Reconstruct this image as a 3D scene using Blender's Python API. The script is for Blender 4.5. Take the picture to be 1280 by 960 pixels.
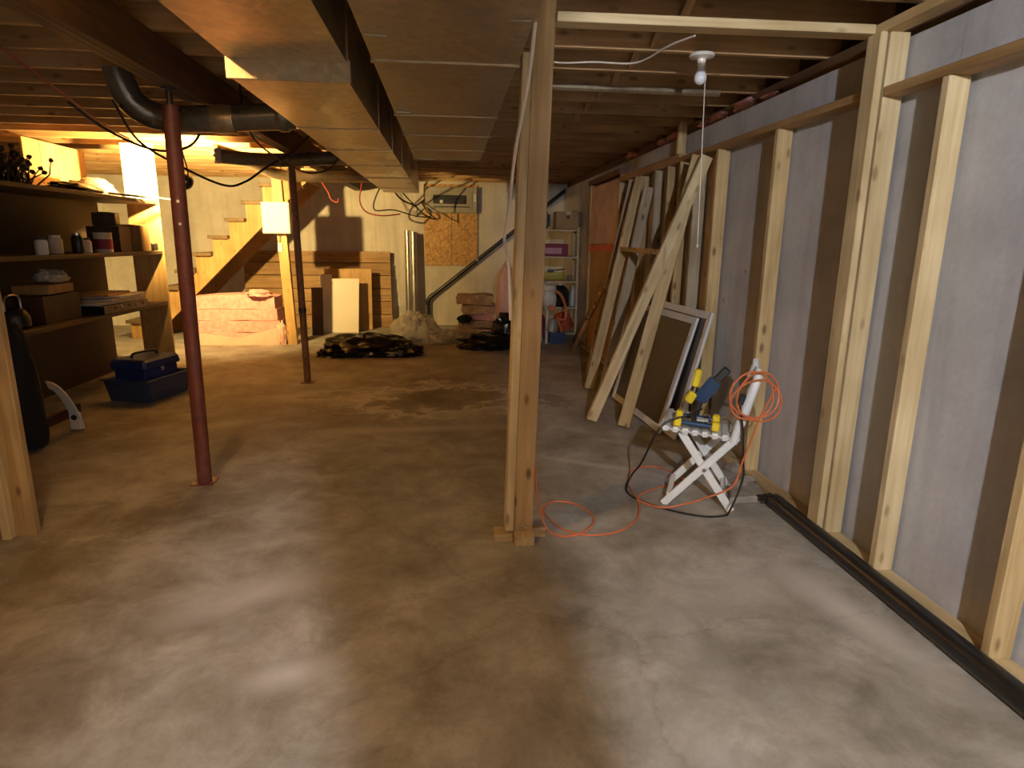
import bpy, bmesh, math, random
from mathutils import Vector, Matrix, noise
random.seed(7)
for o in list(bpy.data.objects): bpy.data.objects.remove(o)
scene = bpy.context.scene
COL = scene.collection

# ------------------------------------------------------------------ camera, world, exposure
YAW, PITCH, ROLL, FPX, CAMZ = math.radians(5.8), math.radians(12.9), math.radians(0.7), 780.0, 1.45
fw = Vector((math.sin(YAW)*math.cos(PITCH), math.cos(YAW)*math.cos(PITCH), -math.sin(PITCH)))
rt = Vector((math.cos(YAW), -math.sin(YAW), 0)); up = rt.cross(fw)
rt, up = math.cos(ROLL)*rt + math.sin(ROLL)*up, -math.sin(ROLL)*rt + math.cos(ROLL)*up
cd = bpy.data.cameras.new('camera'); cam = bpy.data.objects.new('camera', cd); COL.objects.link(cam)
cam.matrix_world = Matrix(((rt.x, up.x, -fw.x, 0), (rt.y, up.y, -fw.y, 0), (rt.z, up.z, -fw.z, CAMZ), (0, 0, 0, 1)))
cd.sensor_fit = 'HORIZONTAL'; cd.sensor_width = 36.0; cd.lens = FPX*36.0/1280.0; cd.clip_start = 0.02
scene.camera = cam
w = bpy.data.worlds.new('world'); scene.world = w; w.use_nodes = True
w.node_tree.nodes['Background'].inputs[0].default_value = (0.9, 0.75, 0.6, 1)
w.node_tree.nodes['Background'].inputs[1].default_value = 0.004
scene.view_settings.view_transform = 'Standard'; scene.view_settings.look = 'None'
scene.view_settings.gamma = 1.0; scene.view_settings.use_curve_mapping = False
scene.view_settings.exposure = 0.22
# bare bulbs (built with their lampholders further down): position, watts, colour
LAMP_COOL = ((0.45, -1.25, 2.335), 315.0, (0.90, 0.93, 1.0))       # behind the photographer, to the right
LAMP_WARM = ((-1.30, 1.62, 2.46), 56.0, (1.0, 0.60, 0.22))        # by the beam, above the left of the frame
LAMP_BACK = ((-2.66, 6.92, 2.00), 720.0, (1.0, 0.66, 0.23))        # in the drop lamp behind the red post

# ------------------------------------------------------------------ materials
MATS = {}
def nt(name):
    m = bpy.data.materials.new(name); m.use_nodes = True; MATS[name] = m
    t = m.node_tree; b = t.nodes['Principled BSDF']
    return m, t, b
def nd(t, kind, **kw):
    n = t.nodes.new(kind)
    for k, v in kw.items():
        if k.startswith('i_'): n.inputs[k[2:].replace('_', ' ')].default_value = v
        else: setattr(n, k, v)
    return n
def ramp(t, src, stops):
    r = t.nodes.new('ShaderNodeValToRGB'); el = r.color_ramp.elements
    while len(el) < len(stops): el.new(0.5)
    for e, (p, c) in zip(el, stops): e.position = p; e.color = (c[0], c[1], c[2], 1) if len(c) == 3 else c
    t.links.new(src, r.inputs[0]); return r
def mix(t, fac, a, b, mode='MIX'):
    n = t.nodes.new('ShaderNodeMixRGB'); n.blend_type = mode
    for i, v in ((0, fac), (1, a), (2, b)):
        if hasattr(v, 'is_output') or hasattr(v, 'links'): t.links.new(v, n.inputs[i])
        elif i == 0: n.inputs[0].default_value = v
        else: n.inputs[i].default_value = (v[0], v[1], v[2], 1)
    return n.outputs[0]
def bump(t, b, src, s=0.3, d=0.01):
    n = t.nodes.new('ShaderNodeBump'); n.inputs['Strength'].default_value = s; n.inputs['Distance'].default_value = d
    t.links.new(src, n.inputs['Height']); t.links.new(n.outputs[0], b.inputs['Normal'])
def objcoord(t, scale=(1, 1, 1), rnd=True):
    tc = t.nodes.new('ShaderNodeTexCoord'); mp = t.nodes.new('ShaderNodeMapping')
    mp.inputs['Scale'].default_value = scale
    if rnd:
        oi = t.nodes.new('ShaderNodeObjectInfo'); ml = nd(t, 'ShaderNodeMath', operation='MULTIPLY'); ml.inputs[1].default_value = 37.0
        cb = t.nodes.new('ShaderNodeCombineXYZ'); t.links.new(oi.outputs['Random'], ml.inputs[0])
        for i in range(3): t.links.new(ml.outputs[0], cb.inputs[i])
        ad = nd(t, 'ShaderNodeVectorMath', operation='ADD'); t.links.new(tc.outputs['Object'], ad.inputs[0]); t.links.new(cb.outputs[0], ad.inputs[1])
        t.links.new(ad.outputs[0], mp.inputs[0])
    else: t.links.new(tc.outputs['Object'], mp.inputs[0])
    return mp.outputs[0]
def plain(name, col, rough=0.6, metal=0.0, var=0.12, scale=8, bmp=0.0, spec=0.5, **kw):
    m, t, b = nt(name)
    co = objcoord(t)
    n = nd(t, 'ShaderNodeTexNoise', i_Scale=scale, i_Detail=5.0); t.links.new(co, n.inputs['Vector'])
    r = ramp(t, n.outputs[0], [(0.25, [c*(1-var) for c in col]), (0.75, [min(1, c*(1+var)) for c in col])])
    t.links.new(r.outputs[0], b.inputs['Base Color'])
    b.inputs['Roughness'].default_value = rough; b.inputs['Metallic'].default_value = metal
    b.inputs['Specular IOR Level'].default_value = spec
    for k, v in kw.items(): b.inputs[k].default_value = v
    if bmp: bump(t, b, n.outputs[0], bmp, 0.01)
    return m
def wood(name, dark, light, knots=0.8, rough=0.6, stain=0.0):
    m, t, b = nt(name)
    co = objcoord(t, (1, 1, 1))
    mp = nd(t, 'ShaderNodeMapping'); mp.inputs['Scale'].default_value = (16, 16, 0.9); t.links.new(co, mp.inputs[0])
    g = nd(t, 'ShaderNodeTexNoise', i_Scale=1.6, i_Detail=6.0, i_Distortion=0.7); t.links.new(mp.outputs[0], g.inputs['Vector'])
    r = ramp(t, g.outputs[0], [(0.28, dark), (0.5, [(a+c)/2 for a, c in zip(dark, light)]), (0.72, light)])
    big = nd(t, 'ShaderNodeTexNoise', i_Scale=2.3, i_Detail=2.0); t.links.new(co, big.inputs['Vector'])
    br = ramp(t, big.outputs[0], [(0.3, (0.62, 0.56, 0.46)), (0.65, (1, 1, 1))])
    c1 = mix(t, 0.75, r.outputs[0], br.outputs[0], 'MULTIPLY')
    mk = nd(t, 'ShaderNodeMapping'); mk.inputs['Scale'].default_value = (12, 12, 5.0); t.links.new(co, mk.inputs[0])
    v = nd(t, 'ShaderNodeTexVoronoi', i_Scale=1.0); t.links.new(mk.outputs[0], v.inputs['Vector'])
    kr = ramp(t, v.outputs['Distance'], [(0.09, (1, 1, 1)), (0.21, (0, 0, 0))])
    km = nd(t, 'ShaderNodeMath', operation='MULTIPLY'); km.inputs[1].default_value = knots; t.links.new(kr.outputs[0], km.inputs[0])
    c2 = mix(t, km.outputs[0], c1, (dark[0]*0.30, dark[1]*0.2, dark[2]*0.12))
    oi = nd(t, 'ShaderNodeObjectInfo'); vr = ramp(t, oi.outputs['Random'], [(0, (0.84, 0.82, 0.78)), (1, (1, 1, 1))])
    c3 = mix(t, 1.0, c2, vr.outputs[0], 'MULTIPLY')
    t.links.new(c3, b.inputs['Base Color']); b.inputs['Roughness'].default_value = rough
    bump(t, b, g.outputs[0], 0.12, 0.004)
    return m
wood('pine', (0.46, 0.30, 0.12), (0.74, 0.56, 0.29))
wood('pine_pale', (0.56, 0.41, 0.20), (0.80, 0.66, 0.40), 0.6)
wood('pine_grey', (0.40, 0.31, 0.20), (0.62, 0.52, 0.37), 0.9)
wood('joist_wood', (0.46, 0.28, 0.125), (0.70, 0.46, 0.23), 0.7)
wood('pine_brown', (0.34, 0.20, 0.075), (0.56, 0.38, 0.17), 0.9)
wood('tread_wood', (0.15, 0.10, 0.045), (0.27, 0.19, 0.09), 0.2)
wood('plank_wood', (0.33, 0.19, 0.075), (0.52, 0.33, 0.15), 0.3)
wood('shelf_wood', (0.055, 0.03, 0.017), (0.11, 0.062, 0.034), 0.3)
wood('warm_board', (0.50, 0.30, 0.10), (0.70, 0.46, 0.19), 0.4)
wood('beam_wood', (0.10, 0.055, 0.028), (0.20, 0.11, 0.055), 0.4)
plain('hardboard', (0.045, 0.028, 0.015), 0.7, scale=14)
plain('white_plastic', (0.78, 0.78, 0.76), 0.35, var=0.04)
plain('white_paint', (0.70, 0.69, 0.66), 0.5, var=0.06)
plain('ivory', (0.74, 0.68, 0.55), 0.6, var=0.05, scale=3)
plain('red_oxide', (0.16, 0.045, 0.03), 0.5, var=0.3, scale=22, bmp=0.15)
plain('rust_brown', (0.22, 0.10, 0.05), 0.55, var=0.4, scale=20, bmp=0.15)
plain('steel_dark', (0.06, 0.06, 0.06), 0.4, 0.6)
plain('bolt_steel', (0.55, 0.5, 0.42), 0.3, 1.0)
plain('black_pipe', (0.012, 0.012, 0.012), 0.32, var=0.3)
plain('black_plastic', (0.015, 0.015, 0.016), 0.35, var=0.2)
plain('black_film', (0.012, 0.011, 0.010), 0.22, var=0.3, scale=14, bmp=0.25)
plain('black_cloth', (0.012, 0.011, 0.010), 0.9)
plain('orange_cord', (0.62, 0.16, 0.05), 0.45)
plain('red_cable', (0.40, 0.06, 0.04), 0.5)
plain('black_cable', (0.02, 0.016, 0.014), 0.45)
plain('white_cable', (0.72, 0.64, 0.54), 0.5)
plain('blue_plastic', (0.02, 0.035, 0.16), 0.4)
plain('blue_bin', (0.03, 0.055, 0.14), 0.45)
plain('tool_blue', (0.02, 0.05, 0.12), 0.35)
plain('tool_yellow', (0.85, 0.62, 0.02), 0.4)
plain('cardboard', (0.42, 0.28, 0.14), 0.8)
plain('maroon', (0.25, 0.03, 0.06), 0.6)
plain('pink_label', (0.6, 0.35, 0.42), 0.6)
plain('orange_cloth', (0.55, 0.10, 0.04), 0.8, var=0.3)
plain('basket_yellow', (0.62, 0.55, 0.03), 0.5)
plain('tan_metal', (0.58, 0.46, 0.28), 0.5)
plain('device_white', (0.7, 0.68, 0.62), 0.4)
plain('orange_tape', (0.62, 0.09, 0.01), 0.45, var=0.2, scale=20)
plain('pink_wool', (0.74, 0.37, 0.34), 0.95, var=0.22, scale=18, bmp=0.8)
plain('pink_film', (0.70, 0.46, 0.34), 0.5, var=0.22, scale=5, bmp=0.3)
plain('pink_wrap', (0.80, 0.50, 0.40), 0.35, var=0.1, scale=9, bmp=0.2)
plain('beige_wool', (0.46, 0.31, 0.20), 0.95, var=0.35, scale=16, bmp=0.8)
plain('panel_grey', (0.36, 0.34, 0.28), 0.5, 0.2)
plain('rubble', (0.30, 0.26, 0.21), 0.9, var=0.3, scale=18, bmp=0.8)
plain('fiber_trim', (0.62, 0.55, 0.45), 0.9, bmp=0.4)
plain('brush_dark', (0.05, 0.03, 0.018), 0.8)
plain('porcelain', (0.80, 0.76, 0.68), 0.25, var=0.03)
plain('bulb_glass', (0.82, 0.86, 0.92), 0.12, var=0.02)
plain('foil_gold', (0.75, 0.45, 0.12), 0.22, 1.0, bmp=0.6, scale=40)
plain('paper', (0.60, 0.55, 0.45), 0.8)
plain('mesh_screen', (0.045, 0.036, 0.03), 0.35, var=0.25, scale=4)
plain('concrete_block', (0.40, 0.36, 0.30), 0.85, var=0.15, bmp=0.3)
# galvanised sheet
def galv(name, col, rough, metal=0.85):
    m, t, b = nt(name); co = objcoord(t)
    v = nd(t, 'ShaderNodeTexVoronoi', i_Scale=34.0); t.links.new(co, v.inputs['Vector'])
    n = nd(t, 'ShaderNodeTexNoise', i_Scale=3.0, i_Detail=5.0); t.links.new(co, n.inputs['Vector'])
    a = ramp(t, v.outputs['Color'], [(0.1, [c*0.85 for c in col]), (0.9, [min(1, c*1.1) for c in col])])
    c = mix(t, 0.55, a.outputs[0], ramp(t, n.outputs[0], [(0.3, (0.62, 0.54, 0.44)), (0.7, (1, 1, 1))]).outputs[0], 'MULTIPLY')
    t.links.new(c, b.inputs['Base Color']); b.inputs['Metallic'].default_value = metal
    rr = ramp(t, n.outputs[0], [(0.3, (rough*0.8,)*3), (0.7, (min(1, rough*1.25),)*3)]); t.links.new(rr.outputs[0], b.inputs['Roughness'])
    return m
galv('galvanised', (0.72, 0.58, 0.38), 0.33, 0.8)
galv('galvanised_dull', (0.52, 0.43, 0.30), 0.40, 0.75)
galv('pipe_dark', (0.22, 0.21, 0.185), 0.30, 0.6)
galv('pipe_bright', (0.62, 0.60, 0.55), 0.32, 0.9)
# OSB
m, t, b = nt('osb'); co = objcoord(t)
v = nd(t, 'ShaderNodeTexVoronoi', i_Scale=22.0); v.inputs['Randomness'].default_value = 1.0; t.links.new(co, v.inputs['Vector'])
n = nd(t, 'ShaderNodeTexNoise', i_Scale=30.0, i_Detail=6.0); t.links.new(co, n.inputs['Vector'])
c = mix(t, 0.5, ramp(t, v.outputs['Color'], [(0.1, (0.30, 0.16, 0.06)), (0.5, (0.50, 0.29, 0.11)), (0.9, (0.66, 0.42, 0.18))]).outputs[0],
        ramp(t, n.outputs[0], [(0.35, (0.3, 0.14, 0.05)), (0.6, (0.7, 0.44, 0.2))]).outputs[0])
t.links.new(c, b.inputs['Base Color']); b.inputs['Roughness'].default_value = 0.75
# clear film
m, t, b = nt('clear_film'); b.inputs['Base Color'].default_value = (0.85, 0.8, 0.7, 1); b.inputs['Roughness'].default_value = 0.18
co = objcoord(t); n = nd(t, 'ShaderNodeTexNoise', i_Scale=16.0, i_Detail=4.0); t.links.new(co, n.inputs['Vector']); bump(t, b, n.outputs[0], 0.7, 0.02)
b.inputs['Alpha'].default_value = 0.45
# concrete wall
def concrete_wall(name, base, seam_axis):
    m, t, b = nt(name); co = objcoord(t, rnd=False)
    n1 = nd(t, 'ShaderNodeTexNoise', i_Scale=1.4, i_Detail=8.0, i_Roughness=0.6); t.links.new(co, n1.inputs['Vector'])
    n2 = nd(t, 'ShaderNodeTexNoise', i_Scale=35.0, i_Detail=4.0); t.links.new(co, n2.inputs['Vector'])
    ms = nd(t, 'ShaderNodeMapping'); ms.inputs['Scale'].default_value = (7, 7, 0.5); t.links.new(co, ms.inputs[0])
    n3 = nd(t, 'ShaderNodeTexNoise', i_Scale=1.0, i_Detail=5.0, i_Distortion=0.4); t.links.new(ms.outputs[0], n3.inputs['Vector'])
    a = ramp(t, n1.outputs[0], [(0.3, [c*0.72 for c in base]), (0.55, base), (0.75, [min(1, c*1.12) for c in base])])
    c = mix(t, 0.35, a.outputs[0], ramp(t, n2.outputs[0], [(0.3, (0.78, 0.77, 0.75)), (0.7, (1, 1, 1))]).outputs[0], 'MULTIPLY')
    c = mix(t, 0.7, c, ramp(t, n3.outputs[0], [(0.28, (0.74, 0.73, 0.74)), (0.5, (1, 1, 1))]).outputs[0], 'MULTIPLY')
    # form-panel seams every 0.6 m and small tie holes
    sp = nd(t, 'ShaderNodeSeparateXYZ'); t.links.new(co, sp.inputs[0])
    f = nd(t, 'ShaderNodeMath', operation='PINGPONG'); f.inputs[1].default_value = 0.305; t.links.new(sp.outputs[seam_axis], f.inputs[0])
    wob = nd(t, 'ShaderNodeMath', operation='MULTIPLY_ADD'); wob.inputs[1].default_value = 0.012; t.links.new(n2.outputs[0], wob.inputs[0]); t.links.new(f.outputs[0], wob.inputs[2])
    sr = ramp(t, wob.outputs[0], [(0.004, (0.72, 0.71, 0.72)), (0.014, (1, 1, 1))])
    c = mix(t, 0.8, c, sr.outputs[0], 'MULTIPLY')
    vo = nd(t, 'ShaderNodeTexVoronoi', i_Scale=3.1); t.links.new(co, vo.inputs['Vector'])
    vr = ramp(t, vo.outputs['Distance'], [(0.025, (0.35, 0.33, 0.32)), (0.06, (1, 1, 1))]); c = mix(t, 0.8, c, vr.outputs[0], 'MULTIPLY')
    t.links.new(c, b.inputs['Base Color']); b.inputs['Roughness'].default_value = 0.85
    bump(t, b, n2.outputs[0], 0.2, 0.006)
concrete_wall('concrete_right', (0.60, 0.595, 0.60), 1)
concrete_wall('concrete_back', (0.66, 0.62, 0.54), 0)
# concrete floor: mottling, salt bloom, damp stains, painted shadow bands
m, t, b = nt('concrete_floor'); co = objcoord(t, rnd=False)
n1 = nd(t, 'ShaderNodeTexNoise', i_Scale=0.9, i_Detail=9.0, i_Roughness=0.62, i_Distortion=0.5); t.links.new(co, n1.inputs['Vector'])
n2 = nd(t, 'ShaderNodeTexNoise', i_Scale=3.0, i_Detail=10.0, i_Roughness=0.72, i_Distortion=0.35); t.links.new(co, n2.inputs['Vector'])
n3 = nd(t, 'ShaderNodeTexNoise', i_Scale=60.0, i_Detail=3.0); t.links.new(co, n3.inputs['Vector'])
c = ramp(t, n1.outputs[0], [(0.32, (0.23, 0.205, 0.16)), (0.5, (0.355, 0.33, 0.28)), (0.68, (0.46, 0.44, 0.40))]).outputs[0]
c = mix(t, 0.8, c, ramp(t, n2.outputs[0], [(0.34, (0.52, 0.48, 0.42)), (0.5, (0.9, 0.89, 0.87)), (0.63, (1.22, 1.22, 1.23))]).outputs[0], 'MULTIPLY')
c = mix(t, 0.35, c, ramp(t, n3.outputs[0], [(0.3, (0.8, 0.8, 0.8)), (0.7, (1, 1, 1))]).outputs[0], 'MULTIPLY')
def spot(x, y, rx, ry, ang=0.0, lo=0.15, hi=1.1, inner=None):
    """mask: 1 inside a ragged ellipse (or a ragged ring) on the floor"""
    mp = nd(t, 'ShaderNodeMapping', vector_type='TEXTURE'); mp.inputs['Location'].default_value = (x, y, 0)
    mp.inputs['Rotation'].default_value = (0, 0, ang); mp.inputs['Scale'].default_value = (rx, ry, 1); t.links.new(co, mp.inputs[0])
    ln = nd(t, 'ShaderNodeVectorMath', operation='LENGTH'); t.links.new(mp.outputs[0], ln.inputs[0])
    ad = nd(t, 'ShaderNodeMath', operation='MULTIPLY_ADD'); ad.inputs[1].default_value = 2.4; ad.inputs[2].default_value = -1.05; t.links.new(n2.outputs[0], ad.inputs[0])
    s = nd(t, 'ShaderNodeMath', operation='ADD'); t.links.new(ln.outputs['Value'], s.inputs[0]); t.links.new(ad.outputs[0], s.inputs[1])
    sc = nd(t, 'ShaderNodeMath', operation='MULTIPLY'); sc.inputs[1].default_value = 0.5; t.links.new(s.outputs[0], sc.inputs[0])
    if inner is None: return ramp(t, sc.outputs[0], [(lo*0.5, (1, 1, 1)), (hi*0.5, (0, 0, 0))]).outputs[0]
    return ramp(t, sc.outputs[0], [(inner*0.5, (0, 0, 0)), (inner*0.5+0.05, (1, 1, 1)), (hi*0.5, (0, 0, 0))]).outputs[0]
def scaled(src, k):
    q = nd(t, 'ShaderNodeMath', operation='MULTIPLY'); q.inputs[1].default_value = k; t.links.new(src, q.inputs[0]); return q.outputs[0]
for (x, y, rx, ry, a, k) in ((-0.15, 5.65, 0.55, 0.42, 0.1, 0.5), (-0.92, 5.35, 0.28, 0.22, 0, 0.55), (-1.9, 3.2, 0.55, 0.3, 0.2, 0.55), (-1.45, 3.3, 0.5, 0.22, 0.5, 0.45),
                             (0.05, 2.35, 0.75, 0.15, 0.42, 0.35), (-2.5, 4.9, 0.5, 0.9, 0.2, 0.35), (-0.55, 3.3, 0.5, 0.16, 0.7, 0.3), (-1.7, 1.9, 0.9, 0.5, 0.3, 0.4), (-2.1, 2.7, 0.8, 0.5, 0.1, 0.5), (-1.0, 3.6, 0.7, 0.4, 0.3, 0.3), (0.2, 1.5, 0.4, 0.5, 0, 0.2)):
    c = mix(t, scaled(spot(x, y, rx, ry, a), k), c, (0.115, 0.085, 0.058))  # damp stains, plus painted diagonal shadow bands and shade on the left floor
for (x, y, rx, ry, a, k, inn) in ((-0.1, 5.7, 0.95, 0.75, 0.1, 0.85, 0.72), (-1.15, 5.9, 0.75, 0.25, 0.15, 0.4, 0.6), (-0.3, 4.75, 1.0, 0.12, 0.05, 0.5, None), (-1.75, 5.0, 0.5, 0.13, 0.5, 0.4, None),
                                  (-0.82, 2.45, 0.42, 0.16, 0.55, 0.5, None), (-0.55, 1.92, 0.2, 0.1, 0.2, 0.6, None), (0.85, 2.0, 0.12, 0.6, 0.25, 0.14, None), (1.6, 2.1, 0.12, 0.55, 0.2, 0.5, None),
                                  (0.75, 1.5, 0.1, 0.3, 0.3, 0.15, None), (1.2, 2.3, 0.45, 0.2, 0.2, 0.18, None), (0.9, 3.9, 0.6, 0.06, -0.5, 0.35, None), (0.9, 5.6, 0.5, 0.5, 0, 0.25, 0.6)):
    c = mix(t, scaled(spot(x, y, rx, ry, a, inner=inn), k), c, (0.66, 0.63, 0.59))
# hairline crack
vc = nd(t, 'ShaderNodeTexVoronoi', feature='DISTANCE_TO_EDGE', i_Scale=0.30); t.links.new(mix(t, 0.35, co, n2.outputs['Color'], 'ADD'), vc.inputs['Vector'])
c = mix(t, 0.22, c, ramp(t, vc.outputs['Distance'], [(0.001, (0.35, 0.3, 0.25)), (0.003, (1, 1, 1))]).outputs[0], 'MULTIPLY')
t.links.new(c, b.inputs['Base Color'])
t.links.new(ramp(t, n2.outputs[0], [(0.35, (0.62,)*3), (0.65, (0.88,)*3)]).outputs[0], b.inputs['Roughness'])
bump(t, b, n2.outputs[0], 0.12, 0.01)
def emit(name, col, watts, r):
    m, t, b = nt(name); b.inputs['Base Color'].default_value = (1, 1, 1, 1)
    b.inputs['Emission Color'].default_value = (*col, 1); b.inputs['Emission Strength'].default_value = watts/(math.pi*4*math.pi*r*r)
BR = 0.034
emit('bulb_cool', LAMP_COOL[2], LAMP_COOL[1], BR); emit('bulb_warm', LAMP_WARM[2], LAMP_WARM[1], BR); emit('bulb_back', LAMP_BACK[2], LAMP_BACK[1], BR)

# ------------------------------------------------------------------ geometry helpers
def V(*a): return Vector(a if len(a) == 3 else a[0])
class MB:
    def __init__(s): s.v = []; s.f = []
    def add(s, vs, fs):
        o = len(s.v); s.v += [Vector(p) for p in vs]; s.f += [[i+o for i in f] for f in fs]; return s
    def box(s, x0, x1, y0, y1, z0, z1):
        return s.add([(x0, y0, z0), (x1, y0, z0), (x1, y1, z0), (x0, y1, z0), (x0, y0, z1), (x1, y0, z1), (x1, y1, z1), (x0, y1, z1)],
                     [(0, 3, 2, 1), (4, 5, 6, 7), (0, 1, 5, 4), (1, 2, 6, 5), (2, 3, 7, 6), (3, 0, 4, 7)])
    def bar(s, p0, p1, w, t, side=(1, 0, 0)):
        p0, p1 = V(p0), V(p1); d = (p1-p0).normalized(); a = V(side); a = (a-d*a.dot(d)).normalized(); c = d.cross(a)
        vs = [p+a*(i*w/2)+c*(j*t/2) for p in (p0, p1) for i, j in ((-1, -1), (1, -1), (1, 1), (-1, 1))]
        return s.add(vs, [(0, 3, 2, 1), (4, 5, 6, 7), (0, 1, 5, 4), (1, 2, 6, 5), (2, 3, 7, 6), (3, 0, 4, 7)])
    def prism(s, outline, vec):
        n = len(outline); o = [V(p) for p in outline]; q = [p+V(vec) for p in o]
        return s.add(o+q, [tuple(range(n))[::-1], tuple(range(n, 2*n))]+[(i, (i+1) % n, n+(i+1) % n, n+i) for i in range(n)])
    def tube(s, pts, r, n=8, closed=False, caps=True):
        P = [V(p) for p in pts]; m = len(P); R = r if isinstance(r, (list, tuple)) else [r]*m
        a = None; rings = []
        for i in range(m):
            if closed: d = (P[(i+1) % m]-P[i-1]).normalized()
            else: d = (P[min(i+1, m-1)]-P[max(i-1, 0)]).normalized()
            if a is None: a = d.orthogonal().normalized()
            else: a = (a-d*a.dot(d)).normalized()
            c = d.cross(a); rings.append([P[i]+R[i]*(math.cos(k*2*math.pi/n)*a+math.sin(k*2*math.pi/n)*c) for k in range(n)])
        o = len(s.v); s.v += [p for rg in rings for p in rg]
        for i in range(m if closed else m-1):
            j = (i+1) % m
            for k in range(n): s.f.append([o+i*n+k, o+i*n+(k+1) % n, o+j*n+(k+1) % n, o+j*n+k])
        if caps and not closed: s.f.append([o+k for k in range(n)][::-1]); s.f.append([o+(m-1)*n+k for k in range(n)])
        return s
    def lathe(s, prof, base, axis=(0, 0, 1), n=20):
        d = V(axis).normalized(); a = d.orthogonal().normalized(); c = d.cross(a); b0 = V(base); o = len(s.v); m = len(prof)
        for r, h in prof: s.v += [b0+d*h+max(r, 1e-4)*(math.cos(k*2*math.pi/n)*a+math.sin(k*2*math.pi/n)*c) for k in range(n)]
        for i in range(m-1):
            for k in range(n): s.f.append([o+i*n+k, o+i*n+(k+1) % n, o+(i+1)*n+(k+1) % n, o+(i+1)*n+k])
        s.f.append([o+k for k in range(n)][::-1]); s.f.append([o+(m-1)*n+k for k in range(n)])
        return s
    def blob(s, c, size, seed=0, rough=0.25, freq=2.2, nu=28, nv=18, flat=True, ridge=True):
        c = V(c); o = len(s.v)
        for j in range(nv+1):
            th = math.pi*j/nv
            for i in range(nu):
                ph = 2*math.pi*i/nu; d = V(math.sin(th)*math.cos(ph), math.sin(th)*math.sin(ph), math.cos(th))
                q = d*freq+V(seed*7.3, seed*3.1, seed*1.7); h = noise.noise(q)
                if ridge: h = 0.5*h+0.9*(0.35-abs(noise.noise(q*2.1)))+0.35*(0.3-abs(noise.noise(q*4.7)))
                k = 1+rough*h*2; p = V(d.x*size[0]*k, d.y*size[1]*k, d.z*size[2]*k)
                if flat: p.z = max(p.z, -size[2]*0.45)
                s.v.append(c+p)
        for j in range(nv):
            for i in range(nu): s.f.append([o+j*nu+i, o+(j+1)*nu+i, o+(j+1)*nu+(i+1) % nu, o+j*nu+(i+1) % nu])
        return s
def spline(pts, n=8, closed=False):
    P = [V(p) for p in pts]; m = len(P); out = []
    g = (lambda i: P[i % m]) if closed else (lambda i: P[max(0, min(m-1, i))])
    for i in range(m if closed else m-1):
        a, b_, c_, d = g(i-1), g(i), g(i+1), g(i+2)
        for k in range(n):
            u = k/n; out.append(0.5*((2*b_)+(c_-a)*u+(2*a-5*b_+4*c_-d)*u*u+(3*b_-a-3*c_+d)*u**3))
    if not closed: out.append(P[-1])
    return out
def link(o, parent=None):
    COL.objects.link(o)
    if parent is not None:
        o.parent = parent; o.matrix_parent_inverse = Matrix.Translation(-PLOC[parent.name])
    return o
PLOC = {}
def wloc(o): PLOC[o.name] = Vector((0, 0, 0))
def obj(name, mb, mat, parent=None, smooth=False, bevel=0.0, seg=1):
    me = bpy.data.meshes.new(name); me.from_pydata([tuple(p) for p in mb.v], [], mb.f); me.validate()
    bm = bmesh.new(); bm.from_mesh(me)
    bmesh.ops.recalc_face_normals(bm, faces=bm.faces)
    if bevel:
        ed = [e for e in bm.edges if len(e.link_faces) == 2 and e.calc_face_angle(0) > 0.5]
        bmesh.ops.bevel(bm, geom=ed, offset=bevel, segments=seg, affect='EDGES', clamp_overlap=True)
    bm.to_mesh(me); bm.free()
    if smooth:
        for p in me.polygons: p.use_smooth = True
        try: me.set_sharp_from_angle(angle=math.radians(42))
        except Exception: pass
    me.materials.append(MATS[mat]); o = bpy.data.objects.new(name, me); link(o, parent); PLOC[o.name] = Vector((0, 0, 0)); return o
def board(name, p0, p1, w, t, mat, parent=None, side=(1, 0, 0), bevel=0.003):
    """a sawn board from p0 to p1 (centre line), w across `side`, t the other way; the grain follows its length"""
    p0, p1 = V(p0), V(p1); d = (p1-p0); L = d.length; d.normalize(); a = V(side); a = (a-d*a.dot(d)).normalized(); c = d.cross(a)
    mb = MB().box(-w/2, w/2, -t/2, t/2, 0, L)
    o = obj(name, mb, mat, None, bevel=bevel)
    mw = Matrix(((a.x, c.x, d.x, p0.x), (a.y, c.y, d.y, p0.y), (a.z, c.z, d.z, p0.z), (0, 0, 0, 1)))
    o.matrix_basis = mw
    if parent is not None:
        o.parent = parent; o.matrix_parent_inverse = Matrix.Translation(-PLOC[parent.name])
    return o
def bbox_board(name, x0, x1, y0, y1, z0, z1, mat, parent=None, bevel=0.003):
    dx, dy, dz = x1-x0, y1-y0, z1-z0; cx, cy, cz = (x0+x1)/2, (y0+y1)/2, (z0+z1)/2
    if dz >= dx and dz >= dy: return board(name, (cx, cy, z0), (cx, cy, z1), dx, dy, mat, parent, (1, 0, 0), bevel)
    if dx >= dy: return board(name, (x0, cy, cz), (x1, cy, cz), dy, dz, mat, parent, (0, 1, 0), bevel)
    return board(name, (cx, y0, cz), (cx, y1, cz), dx, dz, mat, parent, (1, 0, 0), bevel)
def tag(o, label, cat, group=None):
    o['label'] = label; o['category'] = cat
    if group: o['group'] = group
    return o
def struct(o): o['kind'] = 'structure'; return o
def thing(name, loc, label, cat, group=None):
    o = bpy.data.objects.new(name, None); o.location = loc; o.empty_display_size = 0.1; COL.objects.link(o); PLOC[o.name] = Vector(loc)
    return tag(o, label, cat, group)

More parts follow.
